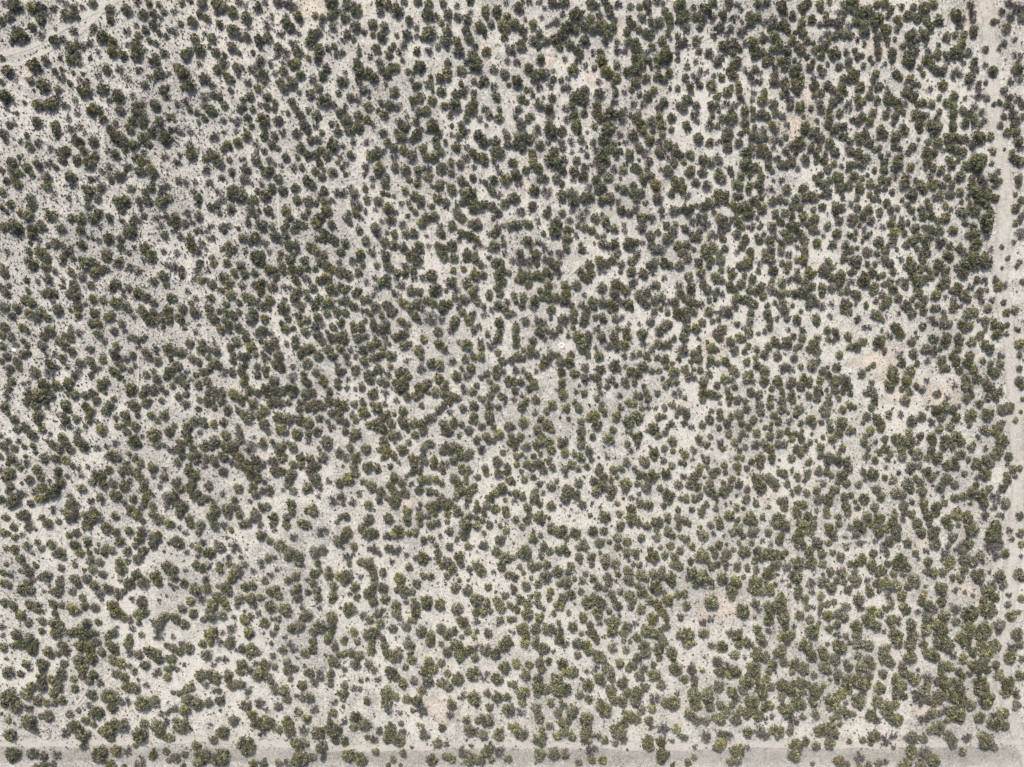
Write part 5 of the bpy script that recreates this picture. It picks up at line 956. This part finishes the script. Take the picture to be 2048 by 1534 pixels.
# ---------------------------------------------------------------- plant shapes
def unit(v):
    return v / (np.linalg.norm(v, axis=-1, keepdims=True) + 1e-9)

OLIVE = np.array([[0.142, 0.150, 0.083], [0.212, 0.222, 0.118], [0.175, 0.181, 0.126], [0.098, 0.104, 0.069]])
GOLD = np.array([[0.250, 0.210, 0.095], [0.200, 0.185, 0.090], [0.225, 0.180, 0.110], [0.155, 0.145, 0.080]])
TWIG = np.array([[0.205, 0.188, 0.165], [0.160, 0.148, 0.134], [0.250, 0.230, 0.205]])
DEAD = np.array([[0.105, 0.101, 0.097], [0.150, 0.145, 0.138], [0.080, 0.077, 0.074]])

def leaves(r, R, h, n, pal, bright=1.0, dry=0.20):
    """n three-cornered leaf sprays over the lobed dome of a crown: verts (3n,3) and colours"""
    nl = int(np.clip(6 + 17 * R, 5, 30))
    th = np.arange(nl) * 2.39996 + r.uniform(0, 6.28) + r.normal(0, 0.25, nl)
    rr = R * 0.80 * np.sqrt((np.arange(nl) + 0.4) / nl) * r.uniform(0.82, 1.08, nl)
    c = np.stack([rr * np.cos(th), rr * np.sin(th)], 1)
    lr = R * r.uniform(0.80, 1.20, nl) * 1.12 / math.sqrt(nl)
    lobe_b = r.uniform(0.62, 1.45, nl)
    lobe_h = r.uniform(0.80, 1.18, nl)
    lobe_p = r.integers(0, len(pal), nl)
    k = r.integers(0, nl, n)
    d = np.sqrt(r.random(n)) * 1.05
    a0 = r.uniform(0, 6.283, n)
    off = np.stack([np.cos(a0), np.sin(a0)], 1)
    q = c[k] + off * (d * lr[k])[:, None]
    rad = np.hypot(q[:, 0], q[:, 1]) / R
    dome = np.sqrt(np.clip(1.02 - (rad * 0.93) ** 2, 0.03, 1))
    z = h * dome * lobe_h[k] * 0.80 + lr[k] * 0.75 * (np.sqrt(np.clip(1.1 - d * d, 0, 1)) - 0.5)
    z *= np.where(r.random(n) < 0.22, r.uniform(0.25, 0.85, n), 1.0)       # inner and lower sprays
    p = np.stack([q[:, 0], q[:, 1], np.maximum(z, 0.03)], 1)
    out = np.stack([off[:, 0] * d + q[:, 0] / R * 0.8, off[:, 1] * d + q[:, 1] / R * 0.8, np.full(n, 0.35)], 1)
    a = unit(out * 0.7 + r.normal(0, 0.55, (n, 3)))
    b = unit(np.cross(a, r.normal(0, 1, (n, 3)) + out))
    L = r.uniform(0.15, 0.28, n) * np.clip(0.55 + 0.45 * R, 0.6, 1.1)
    w = L * r.uniform(0.30, 0.46, n)
    tri = np.stack([p - a * L[:, None] * 0.4 - b * w[:, None], p - a * L[:, None] * 0.4 + b * w[:, None], p + a * L[:, None] * 0.6], 1)
    col = pal[lobe_p[k]] * (lobe_b[k] * r.uniform(0.75, 1.3, n) * bright)[:, None]
    dd = r.random(n) < dry
    col[dd] = TWIG[r.integers(0, 3, dd.sum())]
    return tri.reshape(-1, 3), np.repeat(col, 3, axis=0)

def stems(r, R, h, n, pal):
    """n tapered twigs rising from the root out into the crown"""
    th = r.uniform(0, 6.28, n)
    reach = R * r.uniform(0.35, 0.98, n)
    base = np.stack([np.cos(th) * R * 0.08, np.sin(th) * R * 0.08, np.full(n, -0.02)], 1)
    tip = np.stack([np.cos(th) * reach, np.sin(th) * reach, h * r.uniform(0.35, 0.95, n) * (1 - 0.45 * (reach / R) ** 2)], 1)
    midp = base * 0.45 + tip * 0.55 + np.stack([np.zeros(n), np.zeros(n), -0.10 * reach], 1)
    side = np.stack([-np.sin(th), np.cos(th), r.normal(0, 0.5, n)], 1)
    w = 0.016 + 0.016 * R
    m0, m1 = midp - side * w * 0.7, midp + side * w * 0.7
    tri = np.stack([base - side * w, base + side * w, m1, base - side * w, m1, m0, m0, m1, tip], 1)
    col = np.repeat(pal[r.integers(0, len(pal), n)], 9, axis=0)
    return tri.reshape(-1, 3), col

def twiglets(r, R, h, n, pal):
    """bare side twigs of a leafless shrub: narrow blades spreading outwards"""
    nb = max(5, int(6 + 7 * R))
    thb = np.arange(nb) * 2.39996 + r.normal(0, 0.3, nb)
    ext = R * r.uniform(0.55, 1.1, nb)
    k = r.integers(0, nb, n)
    t = r.uniform(0.12, 1.0, n)
    th = thb[k] + r.normal(0, 0.20, n)
    rad = ext[k] * t
    p = np.stack([np.cos(th) * rad, np.sin(th) * rad, 0.05 + h * (1 - 0.55 * (rad / R) ** 2) * r.uniform(0.25, 1.0, n)], 1)
    a = unit(np.stack([np.cos(th), np.sin(th), r.uniform(-0.1, 0.7, n)], 1) + r.normal(0, 0.55, (n, 3)))
    b = unit(np.cross(a, r.normal(0, 1, (n, 3))))
    L = r.uniform(0.16, 0.36, n) * np.clip(0.5 + 0.5 * R, 0.55, 1.1)
    w = L * r.uniform(0.24, 0.42, n)
    q = np.stack([p - b * w[:, None] * 0.5, p + b * w[:, None] * 0.5, p + a * L[:, None]], 1)
    col = pal[r.integers(0, len(pal), n)] * r.uniform(0.75, 1.25, n)[:, None]
    return q.reshape(-1, 3), np.repeat(col, 3, axis=0)

def height(R):
    return 0.12 + 0.60 * R
def leaf_count(R):
    return int(np.clip(60 + 420 * R ** 1.7, 44, 820))

# ---------------------------------------------------------------- which shrubs stand as things of their own
order = np.argsort(-green[:, 2], kind='stable')
gold_idx = set()
for gx, gy in GOLDEN:
    gold_idx.add(int(np.argmin((green[:, 0] - gx) ** 2 + (green[:, 1] - gy) ** 2)))
single = sorted(gold_idx) + [int(i) for i in order if int(i) not in gold_idx]
single = single[:300]
single_set = set(single)
g_order = [int(i) for i in np.argsort(-grey[:, 2], kind='stable')][:300]
grey_set = set(g_order)

everything = np.concatenate([green, grey])
def surroundings(x, y, r):
    d = np.hypot(everything[:, 0] - x, everything[:, 1] - y) - everything[:, 2] - r
    d[np.hypot(everything[:, 0] - x, everything[:, 1] - y) < 1.0] = 1e9
    return d.min(), int((d < -2).sum())

def place_words(x, y, r):
    if y > 1494:
        return 'rooted in the grey verge of the dirt track', 'verge'
    if y > 1440:
        return 'beside the wire fence and its pale footpath', 'fence'
    if poly_dist(x, y, SIDE_TRACK) < 48:
        return 'beside the pale dirt track that meets the fence', 'side track'
    if poly_dist(x, y, TRAIL_RUTS[0][1]) < 45 or poly_dist(x, y, TRAIL_RUTS[1][1]) < 40:
        return 'beside the trail of two pale ruts', 'rutted trail'
    for bx, by, rx, ry in BARE:
        if ((x - bx) / (rx + 12)) ** 2 + ((y - by) / (ry + 12)) ** 2 < 1:
            return 'on a bare patch of pinkish soil', 'bare soil'
    for w, pts in list(TRAILS) + EXTRA_TRAILS:
        if poly_dist(x, y, pts) < r + 7:
            return 'at the edge of a thin pale animal trail', 'animal trails'
    gap, touching = surroundings(x, y, r)
    if touching >= 3:
        return 'merged into a thick clump of shrubs', 'clumps'
    if touching >= 1:
        return 'with its crown touching a neighbouring shrub', 'touching shrubs'
    if gap > 6:
        return 'standing clear on open pale silt', 'open silt'
    return 'close among other shrubs on pale silt', 'close shrubs'

# ---------------------------------------------------------------- the large shrubs, each a thing of its own
NV = 18
def variant(i, pal, R):
    r = np.random.default_rng(100 + i)
    h = height(R)
    lv, lc = leaves(r, R, h, leaf_count(R) + 60, pal, r.uniform(0.85, 1.15))
    sv, sc = stems(r, R, h, 16, TWIG)
    return tri_mesh('foliage', lv, m_leaf, lc), tri_mesh('stems', sv, m_wood, sc)
R0 = 1.15
green_var = [variant(i, OLIVE, R0) for i in range(NV)]
gold_var = [variant(50 + i, GOLD, 0.9) for i in range(4)]

def put(name, x, y, R, Rv, parts, names):
    wx, wy = ground(x, y, 0.55 * height(R))
    root = empty(name, wx, wy, rng.uniform(0, 6.283))
    k = R / Rv
    root.scale = (k * rng.uniform(0.93, 1.08), k * rng.uniform(0.93, 1.08), height(R) / height(Rv) * rng.uniform(0.9, 1.1))
    for nm, me in zip(names, parts):
        link(bpy.data.objects.new(nm, me), root)
    return root

for i in single:
    x, y, r = green[i]
    words, where = place_words(x, y, r)
    if i in gold_idx:
        o = put('shrub', x, y, r * M, 0.9, gold_var[int(rng.integers(0, 4))], ('foliage', 'stems'))
        tag(o, 'golden-brown tinged shrub ' + words, 'shrub', 'golden-brown shrubs, ' + where)
    else:
        o = put('shrub', x, y, r * M, R0, green_var[int(rng.integers(0, NV))], ('foliage', 'stems'))
        size = 'very large' if r > 16.2 else 'large'
        tag(o, size + ' bushy olive-green shrub ' + words, 'shrub', size + ' olive-green shrubs, ' + where)

dead_var = []
for i in range(14):
    r_ = np.random.default_rng(300 + i)
    Rv = 0.85
    tv, tcol = twiglets(r_, Rv, 0.42, 330, DEAD)
    sv, sc = stems(r_, Rv, 0.40, 16, DEAD)
    dead_var.append((tri_mesh('twigs', tv, m_wood, tcol), tri_mesh('branches', sv, m_wood, sc)))
for i in g_order:
    x, y, r = grey[i]
    words, where = place_words(x, y, r)
    wx, wy = ground(x, y, 0.2)
    o = empty('dead_shrub', wx, wy, rng.uniform(0, 6.283))
    k = r * M / 0.85
    o.scale = (k, k * rng.uniform(0.85, 1.1), (0.6 + 0.4 * k) * rng.uniform(0.8, 1.2))
    for nm, me in zip(('twigs', 'branches'), dead_var[int(rng.integers(0, 14))]):
        link(bpy.data.objects.new(nm, me), o)
    tag(o, 'dark grey leafless shrub of bare twigs ' + words, 'dead shrub', 'dark grey leafless shrubs, ' + where)

# ---------------------------------------------------------------- all smaller shrubs: one mass each
def scatter(items, make):
    VV, CC = [], []
    for x, y, r in items:
        R = r * M
        v, c, z0 = make(R)
        a = rng.uniform(0, 6.283)
        ca, sa = math.cos(a), math.sin(a)
        ex, ey = rng.uniform(0.9, 1.1, 2)
        wx, wy = ground(x, y, z0)
        vx, vy = v[:, 0] * ex, v[:, 1] * ey
        VV.append(np.stack([vx * ca - vy * sa + wx, vx * sa + vy * ca + wy, v[:, 2]], 1))
        CC.append(c)
    return np.concatenate(VV), np.concatenate(CC)

def make_green(R, few=1.0):
    h = height(R) * rng.uniform(0.85, 1.15)
    t = rng.random()
    bright = rng.uniform(0.72, 1.30)
    pal = OLIVE * np.array([1.0, 1.0, 1.0])
    if t < 0.14:
        pal = OLIVE * np.array([1.18, 1.12, 0.92])          # yellower plants
    elif t < 0.44:
        pal = OLIVE * 0.70 + np.array([0.050, 0.047, 0.050])  # greyer plants
    v, c = leaves(rng, R, h, int(leaf_count(R) * few), pal, bright, rng.choice([0.12, 0.22, 0.45], p=[0.45, 0.35, 0.20]))
    sv, sc = stems(rng, R, h, 5, TWIG)
    return np.concatenate([v, sv]), np.concatenate([c, sc]), 0.55 * h

def make_grey(R, few=1.0):
    h = 0.16 + 0.32 * R
    v, c = twiglets(rng, R, h, int(np.clip(70 + 290 * R ** 1.5, 60, 360) * few), DEAD)
    sv, sc = stems(rng, R, h, 7, DEAD)
    return np.concatenate([v, sv]), np.concatenate([c, sc]), 0.2

rest = green[[i for i in range(len(green)) if i not in single_set]]
v, c = scatter(rest, make_green)
o = link(bpy.data.objects.new('shrubland', tri_mesh('shrubland', v, m_leaf, c)))
tag(o, 'thousands of smaller olive-green desert shrubs scattered over pale silt', 'shrubs', kind='stuff')
rest_g = grey[[i for i in range(len(grey)) if i not in grey_set]]
v, c = scatter(rest_g, make_grey)
o = link(bpy.data.objects.new('dead_brush', tri_mesh('dead_brush', v, m_wood, c)))
tag(o, 'small dark grey leafless twiggy shrubs scattered between the green ones', 'dead shrubs', kind='stuff')

# the same shrubland goes on around the picture
ring = []
cells = {}
tries = 0
while tries < 5200:
    tries += 1
    x, y = rng.uniform(-170, 2218), rng.uniform(-150, 1684)
    if -12 < x < 2060 and -12 < y < 1546:
        continue
    if y > 1530 and y < 1620:
        continue
    if poly_dist(x, y, SIDE_TRACK) < 24:
        continue
    key = (int(x // 22), int(y // 22))
    if key in cells:
        continue
    cells[key] = 1
    ring.append((x, y, rng.uniform(5, 13.5)))
v, c = scatter(ring, lambda R: make_green(R, 0.5))
o = link(bpy.data.objects.new('outer_shrubland', tri_mesh('outer_shrubland', v, m_leaf, c)))
tag(o, 'further olive-green desert shrubs carrying on beyond the photographed plot', 'shrubs', kind='stuff')

# ---------------------------------------------------------------- low tufts and litter on the open ground
gx = np.zeros((1700, 2300), bool)                       # cells covered by shrubs, photo pixels offset by 80
yy, xx = np.mgrid[-16:17, -16:17]
for x, y, r in everything:
    m_ = (xx * xx + yy * yy) < (r * 0.85) ** 2
    iy, ix = int(y) + 80, int(x) + 80
    if 16 <= iy < 1684 and 16 <= ix < 2284:
        gx[iy - 16:iy + 17, ix - 16:ix + 17] |= m_
lines = [(10, TRAIL_RUTS[0][1]), (5, TRAIL_RUTS[1][1]), (17, SIDE_TRACK)] + [(3, p) for w, p in TRAILS] + [(3, p) for w, p in EXTRA_TRAILS]
def on_line(x, y):
    return any(poly_dist(x, y, p) < w for w, p in lines)

def tufts(n, weight, size, pal, blades, flat):
    VV, CC = [], []
    made = 0
    while made < n:
        x, y = rng.uniform(-30, 2078), rng.uniform(-30, 1500)
        if rng.random() > weight(x, y) or gx[int(y) + 80, int(x) + 80] or on_line(x, y):
            continue
        made += 1
        s = rng.uniform(*size)
        wx, wy = ground(x, y)
        th = rng.uniform(0, 6.283, blades)
        L = s * rng.uniform(0.7, 1.2, blades)
        a = np.stack([np.cos(th) * L, np.sin(th) * L, flat * L * rng.uniform(0.3, 1.2, blades)], 1)
        b = np.stack([-np.sin(th), np.cos(th), np.zeros(blades)], 1) * (s * 0.5)
        root = np.array([wx, wy, 0.04])
        q = np.stack([root - a * 0.25 - b, root - a * 0.25 + b, root + a], 1)
        VV.append(q.reshape(-1, 3))
        CC.append(np.repeat(pal[rng.integers(0, len(pal), blades)] * rng.uniform(0.7, 1.2), 3, axis=0))
    return np.concatenate(VV), np.concatenate(CC)

def w_tuft(x, y):
    return 0.03 + 0.97 * math.exp(-(max(0, x - 230) / 330) ** 2) * math.exp(-(max(0, y - 560) / 330) ** 2)
v, c = tufts(4600, w_tuft, (0.10, 0.25), DEAD * 0.7, 6, 0.55)
o = link(bpy.data.objects.new('ground_tufts', tri_mesh('ground_tufts', v, m_wood, c)))
tag(o, 'tiny dark tufts dotting the open silt between the shrubs', 'tufts', kind='stuff')
v, c = tufts(5200, lambda x, y: 0.6 + 0.4 * math.sin(x * 0.009 + 2.0) * math.sin(y * 0.011), (0.12, 0.30), np.concatenate([OLIVE * 0.9, TWIG, DEAD, DEAD]), 7, 0.6)
o = link(bpy.data.objects.new('low_scrub', tri_mesh('low_scrub', v, m_wood, c)))
tag(o, 'low grey-green seedlings and dry tussocks between the larger shrubs', 'scrub', kind='stuff')
v, c = tufts(22000, lambda x, y: 0.55 + 0.45 * math.sin(x * 0.013 + 1.3) * math.sin(y * 0.017 + 0.4), (0.06, 0.17), np.concatenate([DEAD, DEAD * 0.8, TWIG]), 3, 0.35)
o = link(bpy.data.objects.new('twig_litter', tri_mesh('twig_litter', v, m_wood, c)))
tag(o, 'fine grey twig litter strewn over the silt', 'litter', kind='stuff')

# ---------------------------------------------------------------- wire fence along the dirt track
fx, fy = ground(98, 1457)
fence = empty('wire_fence', fx, fy)
tag(fence, 'wire fence of thin dark posts along the dirt track', 'fence')
v, f = [], []
box(v, f, -0.025, 0.025, -0.004, 0.004, -0.3, 1.30)
box(v, f, -0.004, 0.004, 0.004, 0.040, -0.3, 1.30)
tpost = py_mesh('fence_post', v, f, m_steel)
v, f = [], []
for k in range(10):
    a = 2 * math.pi * k / 10
    v += [(0.075 * math.cos(a), 0.075 * math.sin(a), -0.3), (0.068 * math.cos(a), 0.068 * math.sin(a), 1.40)]
f = [[2 * k, 2 * ((k + 1) % 10), 2 * ((k + 1) % 10) + 1, 2 * k + 1] for k in range(10)] + [[2 * k + 1 for k in range(10)], [2 * k for k in range(9, -1, -1)]]
wpost = py_mesh('fence_post', v, f, m_postwood)
line_pts = []
for k in range(-3, 30):
    px = 98 + 72 * k
    py = 1457 + (px - 98) * 15.0 / 1582.0
    x, y = ground(px, py)
    line_pts.append((x - fx, y - fy))
    p = bpy.data.objects.new('fence_post', wpost if k in (0, 4, 10, 21) else tpost)
    p.location = (x - fx, y - fy, 0)
    p.rotation_euler = (rng.normal(0, 0.02), rng.normal(0, 0.02), rng.normal(0, 0.2))
    link(p, fence)
for hz in (0.35, 0.70, 1.05, 1.24):
    v, f = [], []
    for i, (x, y) in enumerate(line_pts):
        for k in range(4):
            v.append((x, y + 0.045 + 0.003 * math.cos(k * math.pi / 2), hz + 0.003 * math.sin(k * math.pi / 2)))
        if i:
            for k in range(4):
                a, b_ = (i - 1) * 4 + k, (i - 1) * 4 + (k + 1) % 4
                f.append([a, b_, b_ + 4, a + 4])
    link(bpy.data.objects.new('wire', py_mesh('wire', v, f, m_wire)), fence)

# ---------------------------------------------------------------- single small things on the ground
def slab(px, py, rad, squash, label):
    x, y = ground(px, py)
    r_ = np.random.default_rng(int(px * 7 + py))
    n = 18
    k = 1 + 0.07 * np.sin(np.arange(n) * 2 * math.pi / n * 2 + r_.uniform(0, 6)) + r_.normal(0, 0.025, n)
    v = []
    for t, z in ((0.98, -0.02), (1.0, 0.05), (0.90, 0.075), (0.45, 0.088)):
        for i in range(n):
            a = 2 * math.pi * i / n
            v.append((rad * t * k[i] * math.cos(a), rad * squash * t * k[i] * math.sin(a), z))
    f = [[j * n + i, j * n + (i + 1) % n, (j + 1) * n + (i + 1) % n, (j + 1) * n + i] for j in range(3) for i in range(n)]
    f += [[3 * n + i for i in range(n)], list(range(n - 1, -1, -1))]
    o = link(bpy.data.objects.new('stone_slab', py_mesh('stone_slab', v, f, m_slab)))
    o.location = (x, y, 0)
    o.rotation_euler = (0.05, -0.06, 0.4)
    tag(o, label, 'slab')
slab(28.5, 700, 0.40, 0.98, 'pale round flat slab lying bright white beside small shrubs')
slab(2.5, 681, 0.30, 0.75, 'smaller pale slab half hidden between shrubs near the round one')

x, y = ground(1123.5, 692)
v, n = [], 24
prof = ((0.70, -0.01), (0.55, 0.03), (0.40, 0.08), (0.32, 0.085), (0.20, 0.03), (0.08, 0.02))
for rad, z in prof:
    for i in range(n):
        a = 2 * math.pi * i / n
        k = 1 + 0.08 * math.sin(3 * a + 1) + 0.05 * math.sin(5 * a)
        v.append((rad * k * math.cos(a), rad * k * math.sin(a), z * (1 + 0.35 * math.cos(a + 0.6))))
f = [[j * n + i, j * n + (i + 1) % n, (j + 1) * n + (i + 1) % n, (j + 1) * n + i] for j in range(len(prof) - 1) for i in range(n)] + [[(len(prof) - 1) * n + i for i in range(n)]]
o = link(bpy.data.objects.new('ant_mound', py_mesh('ant_mound', v, f, m_mound)))
o.location = (x, y, 0)
tag(o, 'small round crater-like mound of pale soil in open ground', 'mound')
